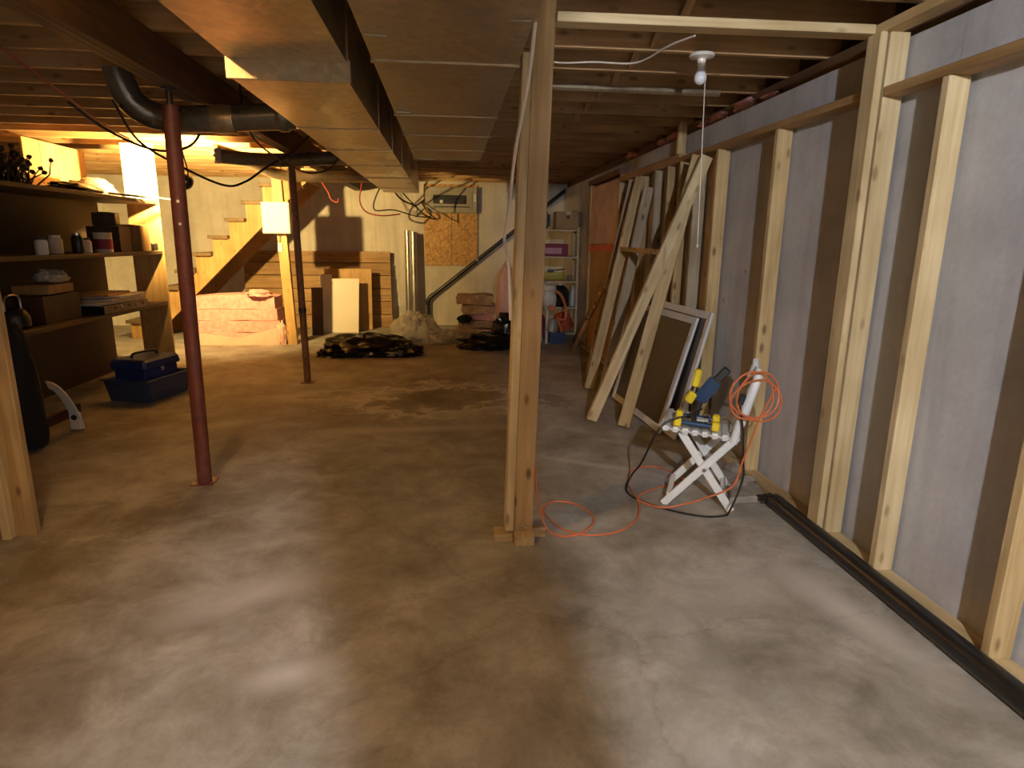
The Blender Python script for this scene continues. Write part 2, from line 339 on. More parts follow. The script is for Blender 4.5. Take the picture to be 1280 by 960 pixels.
# ------------------------------------------------------------------ room shell
XR, XL, YB, YF, ZJ, ZT = 1.97, -6.0, 10.95, -3.0, 2.42, 2.66
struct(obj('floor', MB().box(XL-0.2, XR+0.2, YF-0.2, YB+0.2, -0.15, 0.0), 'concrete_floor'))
wr = struct(obj('wall_right', MB().box(XR, XR+0.2, YF, YB, 0, 2.32), 'concrete_right'))
wb = struct(obj('wall_back', MB().box(XL, XR+0.2, YB, YB+0.2, 0, 2.40), 'concrete_back'))
struct(obj('wall_left', MB().box(XL-0.2, XL, YF, YB, 0, 2.40), 'concrete_back'))
struct(obj('wall_front', MB().box(XL, XR+0.2, YF-0.2, YF, 0, 2.40), 'concrete_back'))
# sills on the concrete and rim boards behind the joist ends
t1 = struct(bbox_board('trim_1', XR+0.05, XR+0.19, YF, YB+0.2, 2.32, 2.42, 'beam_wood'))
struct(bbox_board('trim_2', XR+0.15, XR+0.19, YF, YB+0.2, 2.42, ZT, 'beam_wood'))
struct(bbox_board('trim_3', XL-0.1, XR+0.05, YB+0.02, YB+0.16, 2.40, 2.44, 'pine'))
struct(bbox_board('trim_4', XL-0.1, XR+0.1, YB+0.10, YB+0.14, 2.44, ZT, 'joist_wood'))
struct(bbox_board('trim_5', XL-0.19, XL-0.15, YF, YB, 2.40, ZT, 'joist_wood'))
struct(bbox_board('trim_6', XL, XR, YF-0.15, YF-0.11, 2.40, ZT, 'joist_wood'))
ceil = struct(obj('ceiling', MB().box(XL-0.2, XR+0.2, YF-0.2, YB+0.2, ZT, ZT+0.03), 'plank_wood'))
jy = [3.45+0.409*k for k in range(-15, 19)]
for y in jy:
    bbox_board('joist', XL-0.13, XR+0.12, y, y+0.038, ZJ, ZT, 'joist_wood', ceil, 0.002)
for a, b_ in zip(jy[:-1], jy[1:]):                     # cross bridging between the joists
    if a < 1.5: continue
    for xc in (1.02,):
        board('bridging', (xc, a+0.04, ZJ+0.02), (xc, b_-0.002, ZT-0.03), 0.04, 0.018, 'joist_wood', ceil, (1, 0, 0), 0)
        board('bridging', (xc+0.045, a+0.04, ZT-0.03), (xc+0.045, b_-0.002, ZJ+0.02), 0.04, 0.018, 'joist_wood', ceil, (1, 0, 0), 0)

# ------------------------------------------------------------------ beam, posts, ducts
bm_t = thing('support_beam', (-1.47, 4.0, 2.22), 'long dark built-up wooden beam carried by the steel posts', 'beam')
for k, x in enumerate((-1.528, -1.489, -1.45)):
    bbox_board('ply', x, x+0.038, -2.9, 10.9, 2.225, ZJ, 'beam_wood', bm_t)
def pole(base, top, r, mat, label, scr):
    t_ = thing('steel_post', base, label, 'post')
    b0, b1 = V(base), V(top); d = (b1-b0).normalized(); L = (b1-b0).length
    tb_ = obj('tube', MB().lathe([(r, 0.006), (r, L-scr)], b0, d, 24), mat, t_, True)
    obj('base_plate', MB().box(b0.x-0.065, b0.x+0.065, b0.y-0.065, b0.y+0.065, 0, 0.006), mat, t_, bevel=0.001)
    obj('screw', MB().lathe([(r*0.42, L-scr), (r*0.42, L-0.012), (r*0.9, L-0.012), (r*0.9, L)], b0, d, 14), 'steel_dark', t_)
    return tb_, b0, d
t_, b0, d = pole((-1.49, 3.73, 0), (-1.475, 3.75, 2.225), 0.041, 'red_oxide', 'thick red-oxide steel post with paired adjustment holes', 0.09)
for h in (0.42, 1.52, 1.64, 1.22):
    p = b0+d*h; n_ = V(0.25, -0.97, 0).normalized()
    obj('hole', MB().lathe([(0.008, 0), (0.008, 0.004)], p+n_*0.0395, n_, 10), 'bolt_steel' if h > 1.4 else 'steel_dark', t_)
t_, b0, d = pole((-1.465, 6.47, 0), (-1.50, 6.50, 2.225), 0.034, 'rust_brown', 'thin rusty brown steel post near the stairs', 0.05)
obj('clip', MB().lathe([(0.038, 0), (0.038, 0.05)], b0+d*0.72, d, 14), 'steel_dark', t_)

pt = thing('wooden_post', (0.335, 2.9, 0), 'propped pine post of two studs with blocks screwed at its foot', 'post')
board('stud', (0.350, 2.845, 0.052), (0.405, 2.835, ZJ), 0.092, 0.040, 'pine_brown', pt, (1, 0, 0))
board('stud', (0.283, 2.875, 0.052), (0.336, 2.865, ZJ-0.20), 0.042, 0.09, 'pine_pale', pt, (1, 0, 0))
bbox_board('foot_block', 0.305, 0.40, 2.765, 2.90, 0, 0.05, 'pine_pale', pt)
bbox_board('foot_block', 0.21, 0.303, 2.82, 2.91, 0, 0.04, 'pine_pale', pt)
bbox_board('foot_block', 0.402, 0.47, 2.86, 2.90, 0, 0.05, 'joist_wood', pt)
for x, z in ((0.325, 0.085), (0.345, 0.083), (0.362, 0.075), (0.372, 0.09)):
    obj('screw_head', MB().lathe([(0.006, 0), (0.005, 0.005)], (x, 2.826, z), (0, -1, 0), 8), 'bolt_steel', pt)

def duct(name, x0, x1, secs, label, mat, ztop=2.405):
    """secs: list of (y0, y1, zbottom); every sheet is cross-broken to a shallow pyramid, joined by drive cleats"""
    t_ = thing(name, ((x0+x1)/2, secs[0][0], ztop), label, 'duct')
    for y0, y1, zb in secs:
        mb = MB(); xc, yc, zc, s = (x0+x1)/2, (y0+y1)/2, (zb+ztop)/2, 0.010
        A = [(x0, y0, zb), (x1, y0, zb), (x1, y1, zb), (x0, y1, zb), (x0, y0, ztop), (x1, y0, ztop), (x1, y1, ztop), (x0, y1, ztop)]
        C = [(xc, yc, zb-s), (x0-s, yc, zc), (x1+s, yc, zc)]
        F = [(0, 1, 8), (1, 2, 8), (2, 3, 8), (3, 0, 8), (0, 3, 9), (3, 7, 9), (7, 4, 9), (4, 0, 9), (1, 5, 10), (5, 6, 10), (6, 2, 10), (2, 1, 10), (0, 4, 5, 1), (2, 6, 7, 3), (4, 7, 6, 5)]
        mb.add(A+C, F); obj('sheet', mb, mat, t_)
        mc = MB(); e = 0.007
        mc.box(x0-e, x1+e, y1-0.012, y1+0.012, zb-e, zb+0.002); mc.box(x0-e, x0, y1-0.012, y1+0.012, zb, ztop); mc.box(x1, x1+e, y1-0.012, y1+0.012, zb, ztop)
        obj('cleat', mc, mat, t_)
    return t_
dl = duct('supply_duct', -0.86, -0.40, [(-1.75, -0.5, 2.14), (-0.5, 0.65, 2.14), (0.65, 1.75, 2.14), (1.75, 2.80, 2.14), (2.80, 3.95, 2.075), (3.95, 4.85, 2.075), (4.85, 5.8, 2.075), (5.8, 6.9, 2.075), (6.9, 8.2, 2.075), (8.2, 8.9, 2.075)],
          'long galvanised duct with branch pipes and a step in its underside', 'galvanised')
obj('step_plate', MB().box(-0.875, -0.385, 2.785, 2.80, 2.066, 2.15), 'galvanised_dull', dl, bevel=0.003)
dr = duct('return_duct', -0.275, 0.265, [(-1.75, -0.6, 2.10), (-0.6, 0.45, 2.10), (0.45, 1.5, 2.10), (1.5, 2.57, 2.10), (2.57, 3.6, 2.10), (3.6, 4.25, 2.10), (4.25, 4.9, 2.10), (4.9, 5.45, 2.10)],
          'wide galvanised duct beside the propped pine post', 'galvanised_dull')
for x, y in ((-0.265, 2.25), (0.255, 2.05), (-0.265, 3.5)):
    obj('hanger_strap', MB().bar((x, y, 2.092), (x+0.07*(1 if x < 0 else -1), y+0.01, 2.094), 0.012, 0.004, (0, 1, 0)), 'pipe_bright', dr)
def branch(pts, r, mat, label, ends=None):
    t_ = thing('branch_pipe', pts[-1], label, 'duct pipe')
    obj('pipe', MB().tube(spline(pts, 6), r, 18), mat, t_, True)
    return t_
bp = branch([(-1.86, 4.05, 2.38), (-1.855, 4.06, 2.31), (-1.81, 4.10, 2.20), (-1.70, 4.15, 2.142), (-1.5, 4.16, 2.138), (-0.875, 4.16, 2.175)], 0.078, 'pipe_dark', 'fat dark round pipe with an elbow, crossing behind the thick red post')
obj('collar', MB().lathe([(0.082, 0), (0.086, 0.01), (0.086, 0.05), (0.082, 0.06)], (-1.02, 4.16, 2.163), (1, 0, 0.06), 18), 'pipe_dark', bp, True)
obj('band', MB().lathe([(0.080, 0), (0.083, 0.01), (0.083, 0.12), (0.080, 0.13)], (-1.40, 4.158, 2.139), (1, 0, 0.03), 18), 'galvanised_dull', bp, True)
bp = branch([(-2.05, 6.25, 2.17), (-1.6, 6.3, 2.155), (-0.885, 6.3, 2.20)], 0.062, 'pipe_dark', 'ribbed dark pipe with torn fluffy insulation at its open end')
for k in range(14):
    a = k*0.45; obj('torn_insulation', MB().blob((-2.07-0.02*random.random(), 6.25+0.06*math.cos(a), 2.17+0.06*math.sin(a)), (0.03, 0.016, 0.016), k, 0.3, nu=8, nv=6, flat=False), 'fiber_trim', bp, True) if k < 10 else None
bp = branch([(-2.42, 7.15, 2.345), (-2.2, 7.4, 2.28), (-1.95, 7.7, 2.17), (-1.6, 7.8, 2.155), (-0.875, 7.8, 2.165)], 0.064, 'galvanised_dull', 'dull grey pipe dropping from the joists above the stairs')

# header and plates tied to the post
hd = thing('header_plate', (1.1, 2.82, 2.375), 'flat pine header running from the propped post to the wall frame', 'header')
board('board', (0.452, 2.835, 2.350), (1.825, 2.81, 2.350), 0.089, 0.038, 'pine_pale', hd, (0, 1, 0))
bbox_board('side_plate', 1.83, 1.918, 0.4, 2.86, 2.331, 2.369, 'pine', hd)

# ------------------------------------------------------------------ stud frame on the right wall
fr = thing('stud_wall_frame', (1.94, 4.4, 0), 'pine stud frame standing along the grey concrete wall', 'wall frame')
X0, X1 = 1.865, 1.954
bbox_board('sole_plate', 1.855, 1.954, -0.5, 8.6, 0.0, 0.038, 'pine_pale', fr)
bbox_board('top_plate', 1.86, 1.952, -0.5, 2.715, 2.075, 2.113, 'plank_wood', fr)
bbox_board('top_plate', 1.86, 1.952, 2.835, 5.20, 2.09, 2.128, 'plank_wood', fr)
bbox_board('top_plate', 1.87, 1.955, 5.20, 7.02, 2.09, 2.16, 'plank_wood', fr)
for k, (y, mt) in enumerate([(0.55, 'pine'), (1.14, 'pine'), (1.74, 'pine'), (2.35, 'pine_pale'), (3.60, 'pine'), (4.41, 'pine'), (4.80, 'pine_grey'), (5.12, 'pine'), (5.42, 'pine'), (5.76, 'pine_grey'), (6.22, 'pine'), (6.62, 'pine'), (6.98, 'pine_pale')]):
    bbox_board('stud', X0, X1, y, y+0.038, 0.038, 2.075 if y < 2.7 else 2.09, mt, fr)
bbox_board('stud', X0, X1, 2.84, 2.878, 0.038, 2.09, 'pine', fr)
board('corner_stud', (1.909, 2.74, 0.038), (1.909, 2.74, 2.331), 0.089, 0.038, 'pine_pale', fr, (1, 0, 0))
board('corner_stud', (1.837, 2.768, 0.0), (1.837, 2.768, 2.331), 0.034, 0.089, 'pine_pale', fr, (1, 0, 0))
bbox_board('cripple', 1.88, 1.95, 5.27, 5.31, 2.162, ZJ, 'pine', fr)
# wide grey boards behind the far studs
for k, (ya, yb) in enumerate(((4.50, 4.62), (4.62, 4.77), (4.88, 5.05), (5.2, 5.38), (5.5, 5.72), (5.84, 6.1))):
    bbox_board('backing_board', 1.955, 1.968, ya, yb-0.008, 0.04, 2.1, ('pine_grey', 'pine')[k % 2], fr)
# insulated corner bay
bay = thing('insulated_bay', (1.94, 7.8, 0), 'pink insulation bay with orange tape over a plywood sheet', 'insulation')
obj('pink_batt', MB().box(1.90, 1.96, 7.08, 8.5, 1.42, 2.16), 'pink_film', bay, bevel=0.015)
obj('plywood', MB().box(1.91, 1.93, 7.08, 8.5, 0.04, 1.40), 'warm_board', bay, bevel=0.002)
obj('tape', MB().add([(1.896, 7.08, 1.36), (1.896, 7.5, 1.345), (1.896, 8.05, 1.335), (1.896, 8.52, 1.31), (1.896, 8.52, 1.41), (1.896, 8.05, 1.425), (1.896, 7.5, 1.425), (1.896, 7.08, 1.44)], [(0, 1, 6, 7), (1, 2, 5, 6), (2, 3, 4, 5)]), 'orange_tape', bay)
bbox_board('stud', 1.885, 1.96, 8.5, 8.54, 0.04, 2.18, 'pine', bay); bbox_board('stud', 1.89, 1.96, 7.03, 7.068, 0.04, 2.18, 'pine_pale', bay)
bbox_board('plate', 1.87, 1.96, 7.03, 8.6, 2.18, 2.24, 'red_oxide', bay)
# scraps of pink wool on the wall top
for k, (y, z, s) in enumerate(((4.0, 2.355, 0.05), (4.35, 2.36, 0.08), (4.75, 2.36, 0.07), (5.0, 2.355, 0.05), (5.7, 2.365, 0.08), (6.0, 2.365, 0.07), (7.0, 2.37, 0.09))):
    tag(obj('insulation_scrap', MB().blob((2.0, y, z-0.005), (0.05, s*1.6, s*0.5), k, 0.3, nu=14, nv=9), 'pink_wool', None, True),
        'small tuft of pink insulation along the top of the concrete wall', 'insulation', 'insulation tufts on the wall top')

# ------------------------------------------------------------------ bare ceiling bulb with pull string
def ceiling_bulb(pos, glass, label, string=None, k=1.0):
    x, y, z = pos; r = BR*k                             # centre of the glass
    t_ = thing('ceiling_bulb', (x, y, ZJ), label, 'light')
    obj('lampholder', MB().lathe([(0.018*k, 0.0), (0.021*k, 0.006*k), (0.024*k, 0.036*k), (0.03*k, 0.040*k), (0.064*k, 0.046*k), (0.068*k, 0.054*k), (0.064*k, 0.062*k)], (x, y, z+0.056*k), (0, 0, 1), 24), 'porcelain', t_, True)
    zt = z+0.118*k
    if abs(zt-ZJ) > 0.001: obj('mounting_box', MB().box(x-0.05, x+0.05, y-0.05, y+0.05, zt, ZJ if zt < ZJ else ZT), 'joist_wood', t_)
    pr = [(0.001, -r)]+[(r*math.sin(a), -r*math.cos(a)) for a in [math.pi*q/12 for q in range(1, 9)]]+[(0.021*k, 0.034*k), (0.0165*k, 0.046*k), (0.0155*k, 0.06*k)]
    obj('bulb', MB().lathe(pr, (x, y, z), (0, 0, 1), 20), glass, t_, True)
    if string:
        ps = obj('pull_string', MB().tube([(x+0.014*k, y-0.022*k, z+0.07*k), (x+0.014*k, y-0.036*k, z-0.03*k), string], 0.0024, 6), 'white_cable', t_)
        obj('string_bead', MB().lathe([(0.002, 0), (0.006, 0.006), (0.006, 0.016), (0.002, 0.022)], V(string)-V(0, 0, 0.02), (0, 0, 1), 8), 'white_cable', ps, True)
    return t_
vb = ceiling_bulb((1.335, 3.47, 2.304), 'bulb_glass', 'unlit bare bulb in a white porcelain holder with a long pull string', (1.37, 3.42, 1.445), 0.98)
ceiling_bulb(LAMP_COOL[0], 'bulb_cool', 'lit cool-white bare bulb in a porcelain holder beside the added timber column')
ceiling_bulb(LAMP_WARM[0], 'bulb_warm', 'lit warm bare bulb in a porcelain holder beside the long beam')
sc_ = thing('shadow_column', (0.37, -0.55, 0), 'square pine column added out of view to block the cool-white bulb', 'column')  # added out of view to cast the brown shadow band on the floor
bbox_board('shadow_timber', 0.275, 0.46, -0.62, -0.48, 0.02, 2.40, 'plank_wood', sc_); bbox_board('shadow_foot_plate', 0.25, 0.485, -0.65, -0.45, 0, 0.02, 'steel_dark', sc_); bbox_board('shadow_head_plate', 0.25, 0.485, -0.65, -0.45, 2.40, ZJ, 'steel_dark', sc_)

# ------------------------------------------------------------------ left partition end, shelf unit
lp = thing('stud_partition', (-2.12, 3.08, 0), 'end studs of a pine partition near the tall black bag', 'wall frame')
bbox_board('stud', -2.135, -2.045, 3.06, 3.10, 0.0, 2.38, 'pine', lp); bbox_board('stud', -2.178, -2.138, 3.02, 3.11, 0.0, 2.38, 'pine_pale', lp)
bbox_board('stud', -2.46, -2.37, 3.06, 3.10, 0.0, 2.38, 'pine', lp); bbox_board('top_plate', -3.2, -2.04, 3.03, 3.12, 2.38, ZJ, 'pine', lp)

sh = thing('storage_shelf', (-3.35, 5.6, 0), 'long dark wooden shelving with a hardboard back and lit end panel', 'shelf')
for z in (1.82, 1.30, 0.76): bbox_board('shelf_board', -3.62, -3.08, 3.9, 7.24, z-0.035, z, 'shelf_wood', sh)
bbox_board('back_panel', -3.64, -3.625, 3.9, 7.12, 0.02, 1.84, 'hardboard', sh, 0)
obj('upper_panel', MB().box(-3.40, -3.08, 7.25, 7.28, 1.835, 2.40), 'ivory', sh)  # top of the end panel, paler colour paints in the lamp's glare
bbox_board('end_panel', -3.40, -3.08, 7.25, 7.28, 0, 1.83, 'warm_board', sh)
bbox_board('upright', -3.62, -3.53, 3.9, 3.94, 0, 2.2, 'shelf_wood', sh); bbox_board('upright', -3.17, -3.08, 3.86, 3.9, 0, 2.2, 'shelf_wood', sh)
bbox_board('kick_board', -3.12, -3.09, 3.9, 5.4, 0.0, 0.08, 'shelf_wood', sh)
bb = thing('board_stack', (-3.9, 7.0, 0), 'tall yellow boards standing upright behind the dark shelving', 'boards')
for k in range(4): bbox_board('board', -3.98+0.001*k, -3.955, 6.6+0.26*k, 6.85+0.26*k, 0, 2.35, 'warm_board', bb)
tag(obj('insulation_bundle', MB().blob((-3.5, 6.85, 1.895), (0.09, 0.30, 0.10), 4, 0.45, nu=20, nv=12), 'beige_wool', None, True), 'lump of tan insulation on the top shelf before the glowing panel', 'insulation')

# drop lamp
lx, ly, lz = LAMP_BACK[0]; ax = V(-0.47, 0.85, 0.24).normalized()
cl = thing('drop_lamp', (lx, ly-0.18, ZJ), 'lit drop lamp with black reflector hanging behind the thick red post', 'lamp')
ref = MB(); prf = []
for k in range(9): a = math.pi/2*k/8; prf.append((0.072*math.sin(a)+0.018, -0.085*math.cos(a)+0.0))
inn = [(r-0.004, h+0.003) for r, h in prf][::-1]
o_ = len(ref.v); aa = ax.orthogonal().normalized(); cc = ax.cross(aa); pp = prf+inn; nn = 24
for r, h in pp: ref.v += [V(lx, ly, lz)+ax*(h+0.028)+max(r, 0.001)*(math.cos(k*2*math.pi/nn)*aa+math.sin(k*2*math.pi/nn)*cc) for k in range(nn)]
for i in range(len(pp)-1):
    for k in range(nn): ref.f.append([i*nn+k, i*nn+(k+1) % nn, (i+1)*nn+(k+1) % nn, (i+1)*nn+k])
obj('reflector', ref, 'black_plastic', cl, True)
obj('bulb', MB().lathe([(0.001, -BR)]+[(BR*math.sin(math.pi*k/10), -BR*math.cos(math.pi*k/10)) for k in range(1, 10)]+[(0.001, BR)], (lx, ly, lz), ax, 16), 'bulb_back', cl, True)
obj('socket', MB().lathe([(0.02, -0.17), (0.02, -0.07), (0.014, -0.03)], (lx, ly, lz), ax, 14), 'black_plastic', cl, True)
obj('cord', MB().tube(spline([V(lx, ly, lz)-ax*0.165, V(lx+0.10, ly-0.15, lz+0.08), V(lx+0.08, ly-0.18, lz+0.25), V(lx+0.07, ly-0.18, ZJ)], 6), 0.007, 8), 'black_cable', cl, True)

# things on the left shelving
def tapered(c, sx, sy, h, k=0.9, rz=0.0):
    m_ = MB(); R = Matrix.Rotation(rz, 3, 'Z'); c = V(c)
    lo = [R @ V(x*sx/2*k, y*sy/2*k, 0)+c for x, y in ((-1, -1), (1, -1), (1, 1), (-1, 1))]; hi = [R @ V(x*sx/2, y*sy/2, h)+c for x, y in ((-1, -1), (1, -1), (1, 1), (-1, 1))]
    return m_.add(lo+hi, [(0, 3, 2, 1), (4, 5, 6, 7), (0, 1, 5, 4), (1, 2, 6, 5), (2, 3, 7, 6), (3, 0, 4, 7)])
br = thing('twig_bundle', (-3.3, 5.2, 1.82), 'bushy bundle of dark twigs on the top shelf', 'twigs')
random.seed(11); mb = MB()
for k in range(70):
    b0 = V(-3.3+random.uniform(-0.1, 0.1), 5.25+random.uniform(-0.2, 0.2), 1.83); d0 = V(random.uniform(-0.5, 0.5), random.uniform(-0.8, 0.8), random.uniform(0.2, 1)).normalized()
    d1 = (d0+V(random.uniform(-0.9, 0.9), random.uniform(-0.9, 0.9), random.uniform(-0.3, 0.6))).normalized(); L = random.uniform(0.12, 0.24)
    mb.tube([b0, b0+d0*L*0.6, b0+d0*L*0.6+d1*L*0.6], [0.008, 0.006, 0.004], 5)
    mb.blob(b0+d0*L*0.6+d1*L*0.55, (0.018, 0.022, 0.018), k, 0.3, nu=6, nv=4, flat=False)
o = obj('twigs', mb, 'brush_dark', br, True); o['kind'] = 'stuff'
tag(obj('folded_cover', MB().blob((-3.3, 6.15, 1.85), (0.13, 0.36, 0.06), 3, 0.2), 'black_film', None, True), 'flattened black cover draped along the top shelf', 'cover')
ro = thing('tent_pole', (-3.05, 6.9, 1.84), 'thin black rod sticking out past the top shelf end', 'rod')
obj('rod', MB().tube([(-3.22, 6.55, 1.85), (-2.85, 7.15, 1.828)], 0.012, 8), 'black_plastic', ro); obj('tip', MB().tube([(-2.85, 7.15, 1.828), (-2.83, 7.18, 1.827)], 0.009, 8), 'bolt_steel', ro)
def jar(x, y, z, r, h, mat, lid, label, group=None):
    t_ = thing('jar', (x, y, z), label, 'jar', group)
    obj('body', MB().lathe([(r*0.92, 0), (r, 0.01), (r, h*0.75), (r*0.75, h*0.86), (r*0.75, h*0.88)], (x, y, z), n=16), mat, t_, True)
    obj('lid', MB().lathe([(r*0.8, h*0.88), (r*0.8, h), (r*0.7, h*1.01)], (x, y, z), n=16), lid, t_, True)
for k, y in enumerate((5.35, 5.62, 5.85, 6.05)):
    jar(-3.18-0.05*(k % 2), y, 1.302, 0.045+0.008*(k % 2), 0.13+0.02*(k % 3), ('white_paint', 'paper', 'steel_dark', 'white_paint')[k], ('steel_dark', 'white_plastic', 'bolt_steel', 'steel_dark')[k],
        ('white jar with a dark lid on the middle shelf', 'paper coloured jar with white lid on the middle shelf', 'dark jar with a shiny lid on the middle shelf', 'white jar beside the striped can on the middle shelf')[k])
cn = thing('paint_can', (-3.2, 6.3, 1.302), 'pale can with dark red band on the middle shelf', 'can')
obj('body', MB().lathe([(0.075, 0), (0.075, 0.17), (0.079, 0.175), (0.079, 0.18), (0.06, 0.18)], (-3.2, 6.3, 1.302), n=20), 'ivory', cn, True)
obj('band', MB().lathe([(0.0765, 0.03), (0.0765, 0.12)], (-3.2, 6.3, 1.302), n=20), 'maroon', cn, True)
def carton(c, sx, sy, h, mat, label, rz=0.0, cat='box'):
    t_ = thing('carton', c, label, cat)
    obj('body', tapered(c, sx, sy, h, 1.0, rz), mat, t_, bevel=0.004)
    obj('flap', tapered((c[0], c[1], c[2]+h), sx*0.49, sy*0.98, 0.006, 1.0, rz), mat, t_)
    return t_
carton((-3.3, 6.62, 1.302), 0.3, 0.22, 0.24, 'shelf_wood', 'tall dark carton on the middle shelf')
carton((-3.3, 6.60, 1.55), 0.2, 0.15, 0.12, 'shelf_wood', 'small dark carton on top of the tall carton', 0.2)
carton((-3.22, 6.93, 1.302), 0.24, 0.2, 0.26, 'plank_wood', 'brown carton at the lit end of the middle shelf')
ck = thing('mantel_radio', (-3.16, 7.12, 1.302), 'small black radio with silver edge at the shelf end', 'radio')
obj('case', MB().box(-3.25, -3.1, 7.08, 7.2, 1.305, 1.385), 'black_plastic', ck, bevel=0.012); obj('trim', MB().box(-3.25, -3.1, 7.075, 7.085, 1.302, 1.312), 'bolt_steel', ck)
obj('dial', MB().lathe([(0.02, 0), (0.018, 0.006)], (-3.16, 7.08, 1.35), (0, -1, 0), 12), 'bolt_steel', ck)
random.seed(5)
flat = [(-3.28, 6.3, 0.42, 0.75, 'ivory', 'long cream panel'), (-3.25, 6.35, 0.40, 0.66, 'paper', 'buff panel'), (-3.22, 6.42, 0.34, 0.55, 'white_paint', 'white panel'), (-3.27, 6.30, 0.30, 0.5, 'plank_wood', 'brown panel')]
z = 0.84
for k, (x, y, sx, sy, mt, nm) in enumerate(flat):
    tag(obj('flat_panel', tapered((x, y, z), sx, sy, 0.022, 1.0, 0.05*(k-1)), mt, None, bevel=0.003), nm + ' lying in the pile on the lower shelf', 'panel', 'pile of panels on the lower shelf'); z += 0.023
ev = thing('tool_tray', (-3.27, 6.3, 0.762), 'shallow black tray of odd hardware under the panel pile', 'tray')
obj('tray', tapered((-3.27, 6.3, 0.762), 0.44, 0.85, 0.075, 0.94), 'black_plastic', ev, bevel=0.006)
for k in range(5): obj('handle', MB().tube(spline([(-3.09, 6.0+0.13*k, 0.80), (-3.06, 6.04+0.13*k, 0.83), (-3.055, 6.09+0.13*k, 0.80)], 4), 0.008, 6), 'bolt_steel' if k % 2 else 'black_plastic', ev, True)
carton((-3.32, 5.5, 0.762), 0.3, 0.5, 0.22, 'shelf_wood', 'wide dark carton on the lower shelf')
carton((-3.30, 5.5, 0.992), 0.26, 0.42, 0.07, 'plank_wood', 'flat brown carton on the wide carton', 0.1)
tag(obj('crumpled_paper', MB().blob((-3.3, 5.62, 1.105), (0.1, 0.12, 0.06), 9, 0.4), 'paper', None, True), 'crumpled tan paper on the flat brown carton', 'paper')
ke = thing('kettle', (-3.25, 5.02, 0.762), 'dark round kettle with a bright rim on the lower shelf', 'kettle')
obj('body', MB().lathe([(0.08, 0), (0.1, 0.02), (0.1, 0.09), (0.07, 0.14), (0.03, 0.155)], (-3.25, 5.02, 0.762), n=20), 'steel_dark', ke, True)
obj('handle', MB().tube(spline([(-3.25, 4.93, 0.9), (-3.25, 4.95, 1.0), (-3.25, 5.09, 1.0), (-3.25, 5.11, 0.9)], 5), 0.008, 8), 'bolt_steel', ke, True)
# in front of the shelving
def bowl_bin(name, c, sx, sy, h, mat, label, cat, rz=0.0):
    t_ = thing(name, c, label, cat); m_ = MB(); R = Matrix.Rotation(rz, 3, 'Z'); cv = V(c)
    def ring(kx, z): return [R @ V(x*sx/2*kx, y*sy/2*kx, 0)+cv+V(0, 0, z) for x, y in ((-1, -1), (1, -1), (1, 1), (-1, 1))]
    rings = [ring(0.86, 0), ring(0.98, h), ring(1.04, h), ring(1.04, h-0.02), ring(1.0, h-0.02)][:3]+[]
    vs = ring(0.86, 0)+ring(0.98, h)+ring(1.05, h)+ring(1.05, h+0.012)+ring(0.94, h+0.012)+ring(0.83, 0.012); fs = [(3, 2, 1, 0)]
    for j in range(5): fs += [(j*4+i, j*4+(i+1) % 4, j*4+4+(i+1) % 4, j*4+4+i) for i in range(4)]
    fs.append((20, 21, 22, 23)); obj('tub', m_.add(vs, fs), mat, t_, bevel=0.006); return t_
bn = bowl_bin('storage_bin', (-2.79, 5.98, 0), 0.46, 0.60, 0.20, 'blue_bin', 'shallow blue storage bin on the floor by the shelving', 'bin', -0.25)
tb = thing('tool_box', (-2.80, 5.98, 0.02), 'royal blue lidded tool box sitting in the blue bin', 'tool box')
obj('body', tapered((-2.80, 5.98, 0.025), 0.32, 0.44, 0.26, 0.92, -0.25), 'blue_plastic', tb, bevel=0.015)
obj('lid', tapered((-2.80, 5.98, 0.287), 0.34, 0.46, 0.09, 1.08, -0.25), 'blue_plastic', tb, bevel=0.02)
obj('handle', MB().tube(spline([(-2.86, 5.86, 0.37), (-2.85, 5.88, 0.415), (-2.76, 6.08, 0.415), (-2.75, 6.10, 0.37)], 5), 0.012, 8), 'black_plastic', tb, True)
obj('latch', MB().box(-2.66, -2.64, 5.93, 5.97, 0.25, 0.31), 'white_plastic', tb, bevel=0.003)
wc = thing('plastic_chair_shell', (-2.93, 4.85, 0), 'curved white plastic part with a round hole leaning by the shelving', 'chair part')
sec = []
for k in range(13):
    a = math.pi*0.5*k/12; sec.append((0.17*math.sin(a), 0.40*math.cos(a)))
out = [V(-2.97+x*0.98, 4.80+0.10*(1-z/0.4), z+0.0) for x, z in sec]; inr = [V(-2.97+x*0.50, 4.80+0.10*(1-z/0.4)+0.03, z*0.84) for x, z in sec]
m_ = MB(); n_ = len(out)
for dv in (V(0, 0, 0), V(0, 0.018, 0)): m_.v += [p+dv for p in out]+[p+dv for p in inr]
for i in range(n_-1):
    m_.f += [[i, i+1, n_+i+1, n_+i], [2*n_+i, 3*n_+i, 3*n_+i+1, 2*n_+i+1], [i, 2*n_+i, 2*n_+i+1, i+1], [n_+i, n_+i+1, 3*n_+i+1, 3*n_+i]]
obj('shell', m_, 'white_plastic', wc, True)
obj('foot', tapered((-2.855, 4.90, 0), 0.085, 0.03, 0.14, 1.0), 'white_plastic', wc, bevel=0.01)
obj('hole_ring', MB().lathe([(0.02, 0), (0.022, 0.006), (0.012, 0.006)], (-2.855, 4.885, 0.10), (0, -1, 0), 14), 'steel_dark', wc, True)
tag(obj('garment_bag', MB().blob((-2.93, 4.45, 0.28), (0.13, 0.13, 0.58), 6, 0.12, nv=24), 'black_cloth', None, True), 'tall black cloth bag standing before the shelving', 'bag')

